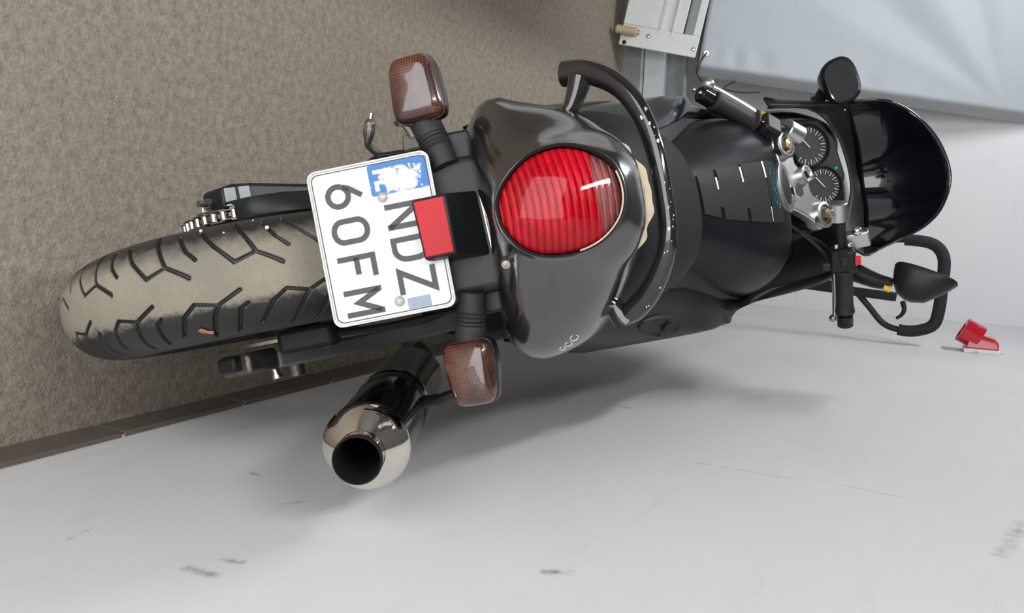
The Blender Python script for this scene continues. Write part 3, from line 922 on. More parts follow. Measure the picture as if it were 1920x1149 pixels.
# ribbed red inner lens: horizontal ribs
ln = []
NR = 26
lo_ = np.array([p[:2] for p in catmull([(*p, 0) for p in lens_pts], 12, True)])
umin, umax = lo_[:, 1].min() + .0004, lo_[:, 1].max() - .0004
def span(u):
    xs = []
    for a, c_ in zip(lo_, np.roll(lo_, -1, 0)):
        if (a[1] - u) * (c_[1] - u) <= 0 and a[1] != c_[1]:
            xs.append(a[0] + (c_[0] - a[0]) * (u - a[1]) / (c_[1] - a[1]))
    return min(xs), max(xs)
def lens_patch(u0, u1, nu, nx, back, rib, pitch_, name, material):
    rows = []
    for u in np.linspace(u0, u1, nu):
        x0, x1 = span(u)
        row = []
        for t in np.linspace(0, 1, nx):
            x = x0 + (x1 - x0) * (t - .5) * .985 + (x1 - x0) * .5
            k = min(1, math.hypot((x - .0005) / .0575, (u - .004) / .067))
            uu = u + .010 * (x / .056) ** 2 * .6
            r_ = rib * abs(math.sin(uu / pitch_ * math.pi)) ** .6
            row.append(tail(x, u, back - .013 * (1 - k * k) - r_))
        rows.append(row)
    return MB().loft(rows, False).build(name, material, tl, smooth=28)
lens_patch(umin, .043, 260, 30, .009, .0024, .0081, 'red_inner_lens', 'red_lens')
lens_patch(.0435, umax, 70, 24, .0125, .0012, .0070, 'red_upper_lens', 'red_pale')
MB().loft([polar_ring(scl(lens_pts, k), .004 - .017 * (1 - k ** 2.2)) for k in (1.0, .97, .92, .84, .72, .55, .35, .05)], True, False, True).build('clear_outer_lens', 'clear_shell', tl, smooth=80)
# little grey seal where the lamp meets the cowl on top
MB().tube([v3(p) for p in polar_ring(scl(lens_pts, 1.025), .001)[3:22]], .0016, 8).build('lamp_seal', 'foam', tl)
# two dark openings in the cowl under the lamp with a bright screw
MB().lathe([(.0001, .006), (.005, .005), (.006, 0), (.006, -.01)], tail(.0540, -.066, .030), TN * .7 + EX * .3, 12).build('bolt', 'bolt_steel', bike)
# white printed emblem on the right lobe (two small loops)
def on_lobe(x, u):
    # point of the shell nearest to tail-plane position (x,u)
    best, bd = None, 9
    for r in ctl[18:31]:
        for p in r:
            d = (p - TO); a = d @ EX; c_ = d @ TU
            dd = (a - x) ** 2 + (c_ - u) ** 2
            if dd < bd: bd, best = dd, p
    return best

em = MB()
for cx_, cu_, r_ in ((.1535, -.005, .0062), (.1590, -.0145, .0056), (.1635, -.0225, .0045)):
    pts = []
    for a in np.linspace(RAD(20), RAD(330), 22):
        q = on_lobe(cx_ + r_ * math.cos(a) * .8, cu_ + r_ * math.sin(a) * 1.0)
        pts.append(q)
    c0 = sum(pts) / len(pts)
    nrm = c0 - tail(.02, -.02, .20); nrm /= np.linalg.norm(nrm)
    t1 = np.cross(nrm, TU); t1 /= np.linalg.norm(t1); t2 = np.cross(nrm, t1)
    loop = [on_lobe(cx_, cu_) * 0 + c0 + t1 * r_ * math.cos(a) + t2 * r_ * .8 * math.sin(a) + nrm * .0012 for a in np.linspace(RAD(20), RAD(330), 22)]
    em.tube(loop, .00055, 6)
em.build('emblem', 'dial_white', bike)

# ---- grab rail
rail_pts = [(-.172, -.030, .878), (-.163, -.036, .912), (-.135, -.045, .949), (-.095, -.052, .972), (-.045, -.058, .983), (.012, -.060, .984), (.055, -.060, .980), (.090, -.056, .965), (.122, -.048, .938), (.140, -.040, .908), (.148, -.034, .884)]
rp = catmull(rail_pts, 8)
rr = np.interp(np.linspace(0, 1, len(rp)), [0, .12, .3, .5, .7, .88, 1], [.0165, .0150, .0120, .0110, .0125, .0150, .0070])
rail = MB().tube(rp, list(rr), 20, True, .8, up=(0, -1, .3)).build('grab_rail', 'rail_black', bike, smooth=60)
for pts, rad_ in (([(-.158, -.036, .900), (-.140, -.040, .893), (-.122, -.045, .882), (-.112, -.050, .868)], [.016, .013, .010, .012]),
                  ([(.150, -.034, .900), (.135, -.038, .893), (.118, -.043, .884), (.106, -.048, .872)], [.018, .014, .010, .012])):
    MB().tube(catmull(pts, 6), list(np.interp(np.linspace(0, 1, 19), [0, .33, .66, 1], rad_)), 14).build('rail_mount', 'rail_black', bike, smooth=60)
# paint chips along the top of the rail
rnd = random.Random(4)
for k in range(30):
    i = int(24 + 26 * rnd.random() ** 1.7) if k < 22 else rnd.randint(40, 66)
    p = rp[i] + (rp[i + 1] - rp[i]) * rnd.random()
    d = v3((rnd.uniform(-.25, .25), -.75 + rnd.uniform(-.35, .35), .55 + rnd.uniform(-.55, .55)))
    t = rp[i + 1] - rp[i - 1]; t /= np.linalg.norm(t)
    d = d - t * (d @ t); d /= np.linalg.norm(d)
    e = np.cross(t, d)
    c_ = p + d * rr[i] * .90
    big = k < 4
    s1, s2 = (rnd.uniform(.0022, .0042), rnd.uniform(.0010, .0018)) if big else (rnd.uniform(.0005, .0016), rnd.uniform(.0003, .0008))
    jag = [rnd.uniform(.55, 1.2) for _ in range(8)]
    MB().loft([[c_ + t * s1 * math.cos(a) * jq + e * s2 * math.sin(a) * jq + d * h for a, jq in zip(np.arange(8) * math.pi / 4, jag)] for h in (-.002, .0012)], True, True, True).build('paint_chip', 'chip', rail, smooth=0)

# ---- seat
def seat_section(y, w, zt, zb, n=3.0, m=25, xc=0.0):
    out = []
    for t in np.linspace(-1, 1, m):
        a = t * math.pi / 2
        x = w * math.copysign(abs(math.sin(a)) ** (2 / n), a)
        z = zb + (zt - zb) * abs(math.cos(a)) ** (2 / n)
        out.append((xc + x, y, z))
    return out
secs = [seat_section(-.080, .070, .893, .870, 2.4), seat_section(-.074, .098, .917, .866, 2.5), seat_section(-.055, .116, .938, .860, 2.6), seat_section(-.02, .126, .951, .850, 2.6), seat_section(.05, .134, .958, .845, 2.6),
        seat_section(.15, .136, .958, .845, 2.5), seat_section(.24, .130, .952, .840, 2.3, xc=-.002), seat_section(.275, .124, .930, .835, 2.3, xc=-.003), seat_section(.30, .120, .890, .83, 2.4)]
sr = interp_rings(secs, 4)
seat = MB().loft(sr, False, False, False)
seat.add(sr[0], [tuple(range(len(sr[0])))])
seat.add(sr[-1], [tuple(range(len(sr[-1])))])
seat = seat.build('pillion_seat', 'vinyl', bike, smooth=60)
secs = [seat_section(.26, .125, .870, .80, 2.4), seat_section(.34, .118, .858, .80, 2.4), seat_section(.44, .105, .862, .80, 2.4), seat_section(.52, .09, .88, .80, 2.4)]
MB().loft(interp_rings(secs, 4), False).build('rider_seat', 'vinyl', bike, smooth=60)
# torn foam strip showing between cowl and seat
fr_ = []
for t in np.linspace(0, 1, 40):
    a = RAD(128 - 84 * t)
    jag = .0015 * math.sin(7 * t * math.pi + 1) + .0012 * math.sin(31 * t) - .003 * (1 - math.sin(math.pi * t))
    fr_.append([tail(.095 * math.cos(a) * .95 + .002, .090 * math.sin(a) + .012, .060), tail(.100 * math.cos(a) * .95 + .002, .0945 * math.sin(a) + .016 + jag, .064),
                tail(.100 * math.cos(a) * .95, .093 * math.sin(a) + .014 + jag, .085), tail(.09 * math.cos(a), .082 * math.sin(a) + .012, .085)])
MB().loft(fr_, True, True, True).build('seat_foam', 'foam', bike, smooth=30)

# ---- tank
ys = [.30, .40, .50, .60, .70, .76, .80, .83]
tw_ = [.098, .118, .148, .176, .190, .186, .165, .120]
tz_ = [.905, .930, .953, .977, .999, 1.006, .992, .950]
tb_ = [.800, .800, .805, .815, .825, .830, .835, .840]
TXC = -.010
def tank_w(y): return float(np.interp(y, ys, tw_))
yd = np.array([p[0] for p in catmull([(a, 0, 0) for a in ys], 6)])
def smooth_of(arr): return np.array([p[1] for p in catmull([(a, b2, 0) for a, b2 in zip(ys, arr)], 6)])
yw, wz, wb = smooth_of(tw_), smooth_of(tz_), smooth_of(tb_)
def tank_z(x, y, n=2.9):
    w, zt, zb = np.interp(y, yd, yw), np.interp(y, yd, wz), np.interp(y, yd, wb)
    k = min(1, abs((x - TXC) / w))
    return zb + (zt - zb) * (1 - k ** n) ** (1 / n)
tr = [seat_section(yd[i], yw[i], wz[i], wb[i], 2.9, 41, TXC) for i in range(len(yd))]
t_ = MB().loft(tr, False)
t_.add(tr[0], [tuple(range(41))]); t_.add(tr[-1], [tuple(range(41))])
tank = t_.build('fuel_tank', 'tank_black', bike, smooth=60)
def on_tank(x, y, lift=.0):
    e = .004
    z = tank_z(x, y)
    nx = -(tank_z(x + e, y) - tank_z(x - e, y)) / (2 * e); ny = -(tank_z(x, y + e) - tank_z(x, y - e)) / (2 * e)
    n = v3((nx, ny, 1)); n /= np.linalg.norm(n)
    return v3((x, y, z)) + n * lift
# protector pad: a spine with ribs cut by notches
def pad_half(y):
    return np.interp(y, [.375, .45, .55, .66], [.033, .045, .054, .062])
def pad_panel(y0, y1, x0f, x1f, material, name):
    rows = []
    for y in np.linspace(y0, y1, 10):
        h = pad_half(y)
        rows.append([TXC - .008 + h * t for t in np.linspace(x0f, x1f, 12)])
    top = [[on_tank(x, y, .0026) for x in row] for y, row in zip(np.linspace(y0, y1, 10), rows)]
    bot = [[on_tank(x, y, -.0005) for x in row] for y, row in zip(np.linspace(y0, y1, 10), rows)]
    mb = MB()
    n, mcol = len(top), len(top[0])
    vs_ = [p for r in top for p in r] + [p for r in bot for p in r]
    fs = []
    for i in range(n - 1):
        for j in range(mcol - 1):
            a = i * mcol + j
            fs.append((a, a + 1, a + mcol + 1, a + mcol))
    edge = [j for j in range(mcol)] + [i * mcol + mcol - 1 for i in range(1, n)] + [(n - 1) * mcol + j for j in range(mcol - 2, -1, -1)] + [i * mcol for i in range(n - 2, 0, -1)]
    for a, c_ in zip(edge, edge[1:] + edge[:1]):
        fs.append((a, c_, c_ + n * mcol, a + n * mcol))
    mb.add(vs_, fs)
    return mb.build(name, material, tank, smooth=30)
for y0, y1, mt_ in ((.372, .430, 'pad_carbon'), (.445, .535, 'pad_carbon'), (.549, .637, 'pad_carbon'), (.648, .700, 'pad_gel')):
    pad_panel(y0, y1, -1, 1, mt_, 'tank_pad')
pad_panel(.43, .645, -.55, .55, 'pad_carbon', 'tank_pad')
for y, xa, xb in ((.4335, -.047, -.026), (.5385, -.066, -.038), (.6425, -.078, -.046)):
    MB().tube([on_tank(x, y, .0032) for x in np.linspace(xa, xb, 6)], .0022, 8).build('pad_slit', 'slit_silver', tank)
for y, xa, xb in ((.6425, .012, .04),):
    MB().tube([on_tank(x, y, .0025) for x in np.linspace(xa, xb, 6)], .0012, 8).build('pad_slit', 'slit_silver', tank)
# small blue maker's lettering across the pad (an illegible rounded outline word)
lg = MB()
for k, t in enumerate(np.linspace(-.030, .030, 6)):
    cx_, cy_ = -.024 + t, .6785
    loop = [on_tank(cx_ + .0042 * math.cos(a), cy_ + .0062 * math.sin(a), .0034) for a in np.linspace(0, 2 * math.pi, 13)[:-1]]
    lg.tube(loop + loop[:1], .0009, 6, False)
loop = [on_tank(-.024 + .040 * math.copysign(abs(math.cos(a)) ** .5, math.cos(a)), .6785 + .0105 * math.copysign(abs(math.sin(a)) ** .6, math.sin(a)), .0032) for a in np.linspace(0, 2 * math.pi, 41)[:-1]]
lg.tube(loop + loop[:1], .0009, 6, False)
lg.build('pad_lettering', 'logo_blue', tank)
# filler cap
fc = on_tank(-.026, .742, 0); fn = on_tank(-.026, .742, 1) - fc
cap = MB().lathe([(.052, -.004), (.052, .004), (.048, .0055), (.037, .0055), (.036, .003)], fc, fn, 40).build('filler_ring', 'aluminium', tank)
MB().lathe([(.037, .003), (.034, .0045), (.0001, .0052)], fc, fn, 32).build('filler_cap', 'deep_black', tank)
# short orange reflection sticker on the shoulder
# ---- side fairings (mirrored panels)
SIDE_RINGS = {}
def side_panel(side, xoff):
    S = [
        (-.02, [(.090, .850), (.128, .822), (.150, .775), (.148, .715)]),
        (.10, [(.100, .850), (.142, .828), (.172, .775), (.170, .690)]),
        (.25, [(.112, .850), (.160, .832), (.194, .782), (.195, .670)]),
        (.40, [(.118, .862), (.176, .846), (.208, .800), (.215, .640)]),
        (.52, [(.150, .872), (.192, .866), (.219, .832), (.226, .600)]),
        (.62, [(.172, .868), (.200, .874), (.223, .852), (.232, .560)]),
        (.70, [(.178, .872), (.192, .882), (.204, .860), (.225, .560)]),
        (.78, [(.176, .905), (.188, .905), (.197, .880), (.218, .570)]),
        (.90, [(.172, .985), (.184, .982), (.196, .935), (.222, .580)]),
        (1.00, [(.166, 1.045), (.180, 1.035), (.196, .970), (.222, .600)]),
        (1.10, [(.140, 1.085), (.166, 1.060), (.188, .980), (.210, .640)]),
        (1.22, [(.090, 1.080), (.125, 1.040), (.150, .960), (.170, .700)]),
        (1.36, [(.020, 1.010), (.045, .985), (.065, .920), (.080, .780)])]
    rings = []
    for y, pts in S:
        c_ = resample(catmull([(side * x + xoff * max(0, y) / .9, y, z) for x, z in pts], 6), 14)
        rings.append(c_)
    SIDE_RINGS[side] = interp_rings(rings, 4)
    return MB().loft(SIDE_RINGS[side], False).build('side_fairing', 'gloss_black' if side < 0 else 'tank_black', bike, smooth=60, solid=.004)
fr_r = side_panel(1, 0.0)
fr_l = side_panel(-1, -.022)
# dark oval recess with a damper knob on the right panel
pr = SIDE_RINGS[1]
best = min(((abs(p[1] - .335) + abs(p[2] - .823), i, j) for i, r in enumerate(pr) for j, p in enumerate(r)), key=lambda q: q[0])
i_, j_ = best[1], best[2]
rc_ = v3(pr[i_][j_]); ta = v3(pr[i_ + 2][j_]) - v3(pr[i_ - 2][j_]); tb = v3(pr[i_][j_ + 1]) - v3(pr[i_][j_ - 1])
rn = np.cross(ta, tb); rn /= np.linalg.norm(rn)
if rn[2] < 0: rn = -rn
ta /= np.linalg.norm(ta); tb = np.cross(rn, ta)
def oval(k, h): return [rc_ + ta * .085 * k * math.cos(a) + tb * .020 * k * math.sin(a) + rn * h for a in np.arange(32) * math.pi / 16]
MB().loft([oval(1.06, -.004), oval(1.05, .004), oval(1.0, .0055), oval(.94, .004), oval(.90, .002), oval(.3, .0015), oval(.02, .0015)], True, False, True).build('side_recess', 'deep_black', bike, smooth=50)
MB().tube([rc_ + ta * .02 + rn * .004 - tb * .010, rc_ + ta * .02 + rn * .004 + tb * .010], .006, 12).build('damper_knob', 'satin_black', bike)
# seam cover under the tank, both sides
for sd, xo in ((1, .0), (-1, -.018)):
    MB().loft([[(sd * .085 + xo, y, z + .01), (sd * w + xo, y, z), (sd * (w + .012) + xo, y, z - .035), (sd * .085 + xo, y, z - .06)] for y, w, z in ((.24, .115, .862), (.40, .130, .868), (.55, .165, .878), (.70, .180, .880), (.80, .165, .90))], True, True, True).build('tank_skirt', 'satin_black', bike, smooth=50)
# nose closing the fairing between the panels
nose = []
for y, w, zt in ((1.04, .165, 1.075), (1.12, .150, 1.085), (1.22, .105, 1.085), (1.36, .030, 1.015), (1.42, .004, .94)):
    nose.append([(-.024 + w * t, y, zt - .02 * t * t) for t in np.linspace(-1, 1, 13)])
MB().loft(interp_rings(nose, 3), False).build('nose_fairing', 'gloss_black', bike, smooth=60, solid=.004)

# ---- dashboard
GN = v3((0, -.80, .60)); GU = v3((0, .60, .80))
gc = v3((-.073, .955, 1.050))
dash = MB().prism([(a, b2) for a, b2 in [(-.115, -.05), (-.11, .035), (-.06, .065), (.03, .075), (.085, .055), (.105, .0), (.10, -.06), (.0, -.08)]], gc, EX, GU, GN, -.05, -.006).build('dashboard', 'plastic_black', bike, bevel=.010)
def gauge(cx, cy, r, start, needle):
    O = gc + EX * cx + GU * cy
    MB().lathe([(r + .004, -.008), (r + .004, .003), (r + .001, .005), (r - .001, .002), (r - .001, -.003)], O, GN, 36).build('gauge_bezel', 'satin_black', dash)
    g = MB().lathe([(r, -.004), (.0001, -.004)], O, GN, 36).build('gauge_face', 'dial_face', dash)
    tk = MB()
    for k in range(25):
        a = RAD(start + 270 * k / 24)
        d = EX * math.cos(a) + GU * math.sin(a); t = -EX * math.sin(a) + GU * math.cos(a)
        big = k % 2 == 0
        l0, l1 = (r * (.66 if big else .76)), r * .92
        w = .0016 if big else .0009
        R = np.stack([d, t, GN], 1)
        tk.box(O + d * (l0 + l1) / 2 - GN * .0035, (l1 - l0, w, .0008), R)
    tk.build('dial_marks', 'dial_white', dash, smooth=0)
    a = RAD(needle)
    d = EX * math.cos(a) + GU * math.sin(a); t = np.cross(GN, d)
    MB().box(O + d * r * .28 - GN * .002, (r * .75, .0022, .001), np.stack([d, t, GN], 1)).build('needle', 'dial_white', dash, smooth=0)
gauge(-.048, -.006, .046, -45, 215)
gauge(.046, .012, .041, -45, 215)
MB().ball(gc + EX * .012 + GU * .050 - GN * .003, .005, 8).build('indicator_lamp', 'green_lamp', dash)

# ---- top yoke, clamps, bars
steer = empty('handlebar_assembly', parent=bike)
FL = v3((-.115, .780, 1.017)); FR = v3((.041, .860, 1.058))
e1 = (FR - FL); fsp = np.linalg.norm(e1); e1 /= fsp
n0 = v3((0, -.42, .90)); yn = n0 - e1 * (n0 @ e1); yn /= np.linalg.norm(yn)
e2 = np.cross(yn, e1)
mid = (FL + FR) / 2
h = fsp / 2
yo = [(-h - .028, .0), (-h - .020, .024), (-h + .01, .030), (-h * .45, .010), (-.012, .020), (.012, .020), (h * .45, .010), (h - .01, .030), (h + .020, .024), (h + .028, 0), (h + .020, -.024), (h - .01, -.032), (h * .45, -.058), (.022, -.070), (-.022, -.070), (-h * .45, -.058), (-h + .01, -.032), (-h - .020, -.024)]
yoke = MB().prism([tuple(p[:2]) for p in catmull([(a, b2, 0) for a, b2 in yo], 3, True)], mid, e1, e2, yn, -.030, -.006).build('top_yoke', 'aluminium', steer, bevel=.004, seg=3)
for F in (FL, FR):
    MB().lathe([(.029, -.03), (.029, .004), (.026, .006), (.021, .006), (.020, .001)], F, yn, 28).build('fork_clamp', 'aluminium', steer)
    MB().lathe([(.020, .001), (.018, .004), (.012, .004)], F, yn, 24).build('fork_cap', 'dirty_steel', steer)
    MB().lathe([(.0125, .003), (.0125, .011), (.0001, .012)], F, yn, 6).build('fork_cap_nut', 'brass_bolt', steer, smooth=0)
    MB().tube([F + yn * -.02, F - yn * .62], .024, 16).build('fork_tube', 'satin_black', steer)
stem = mid - e2 * .040
MB().lathe([(.018, -.008), (.018, .003), (.016, .005)], stem, yn, 6, False, True).build('stem_nut', 'chrome', steer, smooth=0)
key = mid + e2 * .010 + e1 * -.008
MB().lathe([(.020, -.02), (.020, .006), (.016, .008), (.014, .004), (.0001, .004)], key, yn, 24).build('ignition_lock', 'aluminium', steer)
MB().box(key + yn * .006, (.016, .003, .004), np.stack([e1, e2, yn], 1)).build('key_slot', 'deep_black', steer)

def bar(side, pts, F):
    """pts: clamp, inner grip end, outer end"""
    pc_, pi_, po_ = map(v3, pts)
    d = po_ - pi_; L = np.linalg.norm(d); d /= L
    grp = empty('handlebar', parent=steer)
    return pc_, pi_, po_, d
def handlebar(side, Cc, Pi, Po, F, lever_dir):
    Cc, Pi, Po = map(v3, (Cc, Pi, Po))
    d = Po - Pi; L = np.linalg.norm(d); d /= L
    # clip-on clamp block on top of the fork
    cl = F + yn * .012 + (Cc - F) * .5
    MB().box((F + Cc) / 2 - yn * .004, (np.linalg.norm(F - Cc), .020, .030), np.stack([(Cc - F) / np.linalg.norm(Cc - F), np.cross(yn, (Cc - F) / np.linalg.norm(Cc - F)), yn], 1)).build('clip_on_arm', 'aluminium', steer, bevel=.004)
    MB().tube([Cc - d * .024, Cc - d * .022, Cc + d * .016, Cc + d * .018], [.019, .021, .021, .019], 24).build('clip_on_clamp', 'aluminium', steer, smooth=40)
    MB().tube([Cc - d * .02, Pi + d * .02], .0125, 14).build('handlebar_tube', 'satin_black', steer)
    P = [Pi + d * t for t in (0, .004, .006, .012, .018, L * .5, L - .055, L - .042, L - .038, L - .034)]
    MB().tube(P, [.027, .027, .020, .0188, .0180, .0180, .0185, .0205, .0215, .0200], 20).build('grip', 'rubber', steer, smooth=45)
    MB().tube([Po - d * .050, Po - d * .028, Po - d * .0275, Po - d * .003, Po], [.0115, .0115, .0175, .0175, .014], 18).build('bar_end_weight', 'gloss_black', steer, smooth=40)
    return d
dl = handlebar(-1, (-.141, .800, 1.032), (-.172, .735, .968), (-.238, .628, .898), FL, None)
dr = handlebar(1, (.043, .890, 1.083), (.166, .938, 1.070), (.297, .980, 1.046), FR, None)
# left bar-end bolts
for t in (-.006, .006):
    MB().ball(v3((-.238, .628, .898)) + v3((-.003 + t * .8, -.006, -.002 + t * .9)), .0048, 8).build('bar_end_bolt', 'chrome', steer)
# switch boxes
mb = MB().box(v3((-.155, .760, .990)), (.045, .042, .046), np.stack([dl, np.cross(v3((0, 0, 1)), dl) / np.linalg.norm(np.cross(v3((0, 0, 1)), dl)), np.cross(dl, np.cross(v3((0, 0, 1)), dl)) / np.linalg.norm(np.cross(dl, np.cross(v3((0, 0, 1)), dl)))], 1))
mb.build('switch_box', 'satin_black', steer, bevel=.006)
for k in range(3):
    MB().ball(v3((-.166 + .011 * k, .733 + .007 * k, .990 + .008 * k)), .0032, 7).build('switch_screw', 'bolt_steel', steer)
ey_ = np.cross(v3((0, 0, 1)), dr); ey_ /= np.linalg.norm(ey_); ez_ = np.cross(dr, ey_)
RR = np.stack([dr, ey_, ez_], 1)
swr = v3((.143, .925, 1.073))
MB().box(swr, (.052, .044, .052), RR).build('switch_box', 'satin_black', steer, bevel=.006)
MB().box(swr + RR @ v3((-.002, -.024, .004)), (.020, .006, .012), RR).build('starter_switch', 'plastic_black', steer, bevel=.002)
MB().box(swr + RR @ v3((.000, -.012, .030)), (.018, .014, .014), RR).build('kill_switch', 'switch_red', steer, bevel=.003)
MB().box(swr + RR @ v3((.010, -.018, -.034)), (.020, .016, .020), RR).build('cable_holder', 'plastic_black', steer, bevel=.004)
# master cylinder, reservoir bracket, mirror-polished bolts on the right
MB().box((.105, .935, 1.105), (.036, .030, .058), Matrix.Rotation(RAD(20), 3, 'Z')).build('master_cylinder', 'aluminium', steer, bevel=.004)
for p, r in (((.088, .905, 1.113), .0115), ((.115, .905, 1.092), .007), ((.113, .900, 1.066), .007)):
    MB().ball(p, r, 9).build('clamp_bolt', 'chrome', steer)
MB().tube([v3((.128, .915, 1.076)) - dr * .012, v3((.128, .915, 1.076)) + dr * .010], .019, 18).build('lever_perch', 'satin_black', steer)
# levers
lv = catmull([(-.165, .775, .992), (-.185, .740, .980), (-.215, .695, .953), (-.247, .640, .920)], 8)
MB().tube(lv, list(np.interp(np.linspace(0, 1, len(lv)), [0, .5, 1], [.0085, .0105, .0065])), 12, True, .7).build('clutch_lever', 'aluminium', steer, smooth=50)
MB().ball((-.251, .633, .917), .0125, 10).build('lever_ball', 'aluminium', steer)
MB().tube([(-.172, .768, .990), (-.182, .752, .985)], .012, 10).build('yellow_tape', 'tape_yellow', steer)
lv = catmull([(.130, .962, 1.052), (.17, .985, 1.045), (.22, .998, 1.036), (.272, 1.000, 1.026)], 8)
MB().tube(lv, list(np.interp(np.linspace(0, 1, len(lv)), [0, .5, 1], [.009, .010, .008])), 12, True, .7).build('brake_lever', 'aluminium', steer, smooth=50)
MB().ball((.276, 1.000, 1.022), .0095, 9).build('lever_ball', 'cast_aluminium', steer)
# cables
for pts in ([(-.135, .81, 1.00), (-.09, .90, 1.02), (-.05, .96, .95), (-.02, .95, .85)], [(.14, .935, 1.045), (.09, .88, 1.02), (.03, .82, .97), (-.02, .84, .88)], [(.15, .94, 1.06), (.10, .98, 1.03), (.05, .96, .96), (.0, .9, .85)]):
    MB().tube(catmull(pts, 7), .0042, 8).build('control_cable', 'rubber', steer)
# dark cavity behind the yoke so one does not look through the front
MB().box((-.02, .93, .88), (.30, .22, .16)).build('airbox_panel', 'deep_black', bike, bevel=.02)

# ---- inner cowl + windscreen
base_c = [(-.198, 1.00, 1.138), (-.170, 1.08, 1.130), (-.110, 1.17, 1.122), (-.040, 1.21, 1.112), (.040, 1.18, 1.112), (.095, 1.10, 1.112), (.128, 1.03, 1.110), (.145, .98, 1.112)]
top_c = [(-.200, .995, 1.150), (-.186, 1.02, 1.215), (-.150, 1.06, 1.262), (-.080, 1.10, 1.302), (.004, 1.11, 1.313), (.070, 1.09, 1.285), (.105, 1.05, 1.245), (.122, 1.02, 1.200), (.136, 1.0, 1.150), (.147, .985, 1.122)]
NB = 40
bc = resample(catmull(base_c, 8), NB); tc_ = resample(catmull(top_c, 8), NB)
grid = []
for s_ in np.linspace(0, 1, 14):
    row = []
    for j in range(NB):
        p = bc[j] * (1 - s_) + tc_[j] * s_
        t = j / (NB - 1)
        p = p + v3((0, .035, .012)) * math.sin(math.pi * s_) * math.sin(math.pi * t)
        row.append(p)
    grid.append(row)
MB().loft(grid, False).build('windscreen', 'screen_tint', bike, smooth=60, solid=.004)
# inner cowl between screen foot and dash
ic0 = bc
d_out = resample(catmull([(-.212, .86, .985), (-.200, .93, 1.060), (-.150, .99, 1.098), (-.080, 1.02, 1.110), (-.010, 1.03, 1.108), (.045, 1.00, 1.090), (.085, .97, 1.075), (.118, .945, 1.060)], 8), NB)
icr = []
for s_ in np.linspace(0, 1, 10):
    row = []
    for j in range(NB):
        p = bc[j] * (1 - s_) + d_out[j] * s_
        row.append(p + v3((0, .0, .010)) * math.sin(math.pi * s_))
    icr.append(row)
MB().loft(icr, False).build('inner_cowl', 'plastic_black', bike, smooth=60, solid=.004)
# left cowl wall seen past the grip
MB().loft([[(x - .0, y, z) for x, y, z in pts] for pts in (
    [(-.232, .84, .985), (-.236, .94, 1.000), (-.226, 1.02, 1.040), (-.200, 1.06, 1.10)],
    [(-.214, .86, .990), (-.208, .93, 1.058), (-.202, .985, 1.118), (-.196, 1.01, 1.140)])], False).build('cowl_edge', 'satin_black', bike, smooth=50, solid=.006)
MB().ball((-.186, 1.0, 1.128), .004, 7).build('screen_bolt', 'bolt_steel', bike)

# ---- mirrors
def ellipse_ring(O, ex, ey, ez, w, h, e, n, m=36, skew=0):
    out = []
    for a in np.arange(m) * 2 * math.pi / m:
        ca, sa = math.cos(a), math.sin(a)
        x = math.copysign(abs(ca) ** e, ca) * w / 2; y = math.copysign(abs(sa) ** e, sa) * h / 2
        out.append(O + ex * (x + skew * y) + ey * y + ez * n)
    return out
ml = empty('mirror', parent=bike)
O = v3((-.243, .95, 1.136)); mz = v3((.10, -.80, .60)); mz /= np.linalg.norm(mz)
mx_ = v3((1, .18, .20)); mx_ -= mz * (mx_ @ mz); mx_ /= np.linalg.norm(mx_); my_ = np.cross(mz, mx_)
E_ = .72
MB().loft([ellipse_ring(O, mx_, my_, mz, .03, .025, E_, -.052), ellipse_ring(O, mx_, my_, mz, .07, .06, E_, -.042), ellipse_ring(O, mx_, my_, mz, .094, .080, E_, -.015), ellipse_ring(O, mx_, my_, mz, .102, .084, E_, .000), ellipse_ring(O, mx_, my_, mz, .098, .080, E_, .004), ellipse_ring(O, mx_, my_, mz, .088, .071, E_, .001)], True, True, False).build('mirror_housing', 'gloss_black', ml, smooth=60)
MB().loft([ellipse_ring(O, mx_, my_, mz, .090, .073, E_, .000), ellipse_ring(O, mx_, my_, mz, .088, .071, E_, .0012)], True, True, True).build('mirror_glass', 'mirror_glass', ml, smooth=30)
MB().tube(catmull([(-.238, .985, 1.095), (-.222, 1.00, 1.080), (-.205, 1.01, 1.070)], 5), [.014] * 5 + [.020] * 6, 12).build('mirror_arm', 'satin_black', ml)
mr_ = empty('mirror', parent=bike)
# right mirror: folded so that its housing is seen from the side
O = v3((.212, .990, 1.226)); ax1 = v3((.066, .0, .106)); ax1 /= np.linalg.norm(ax1)       # along its length
gz = v3((-.80, .30, .50)); gz -= ax1 * (gz @ ax1); gz /= np.linalg.norm(gz)                # glass side
ay1 = np.cross(gz, ax1)
rg = []
for w_, h_, n_, sh in ((.02, .02, -.066, -.012), (.060, .045, -.058, -.010), (.096, .070, -.036, -.008), (.120, .082, -.014, -.003), (.132, .088, .000, .0), (.128, .084, .004, .0), (.118, .074, .002, .0)):
    rg.append(ellipse_ring(O + ax1 * sh, ax1, ay1, gz, w_, h_, .8, n_))
MB().loft(rg, True, True, False).build('mirror_housing', 'satin_black', mr_, smooth=60)
MB().loft([ellipse_ring(O, ax1, ay1, gz, .120, .076, .8, .001), ellipse_ring(O, ax1, ay1, gz, .118, .074, .8, .0025)], True, True, True).build('mirror_glass', 'mirror_glass', mr_, smooth=30)
MB().tube([O + ax1 * t + ay1 * -.0 - ay1 * .040 * math.sqrt(max(0, 1 - (t / .066) ** 2)) + gz * .002 for t in np.linspace(-.05, .062, 14)], .0016, 8).build('mirror_edge', 'bolt_steel', mr_)
MB().tube(catmull([(.218, .99, 1.155), (.206, 1.0, 1.125), (.180, 1.01, 1.085)], 5), list(np.linspace(.013, .022, 11)), 12).build('mirror_arm', 'satin_black', mr_)
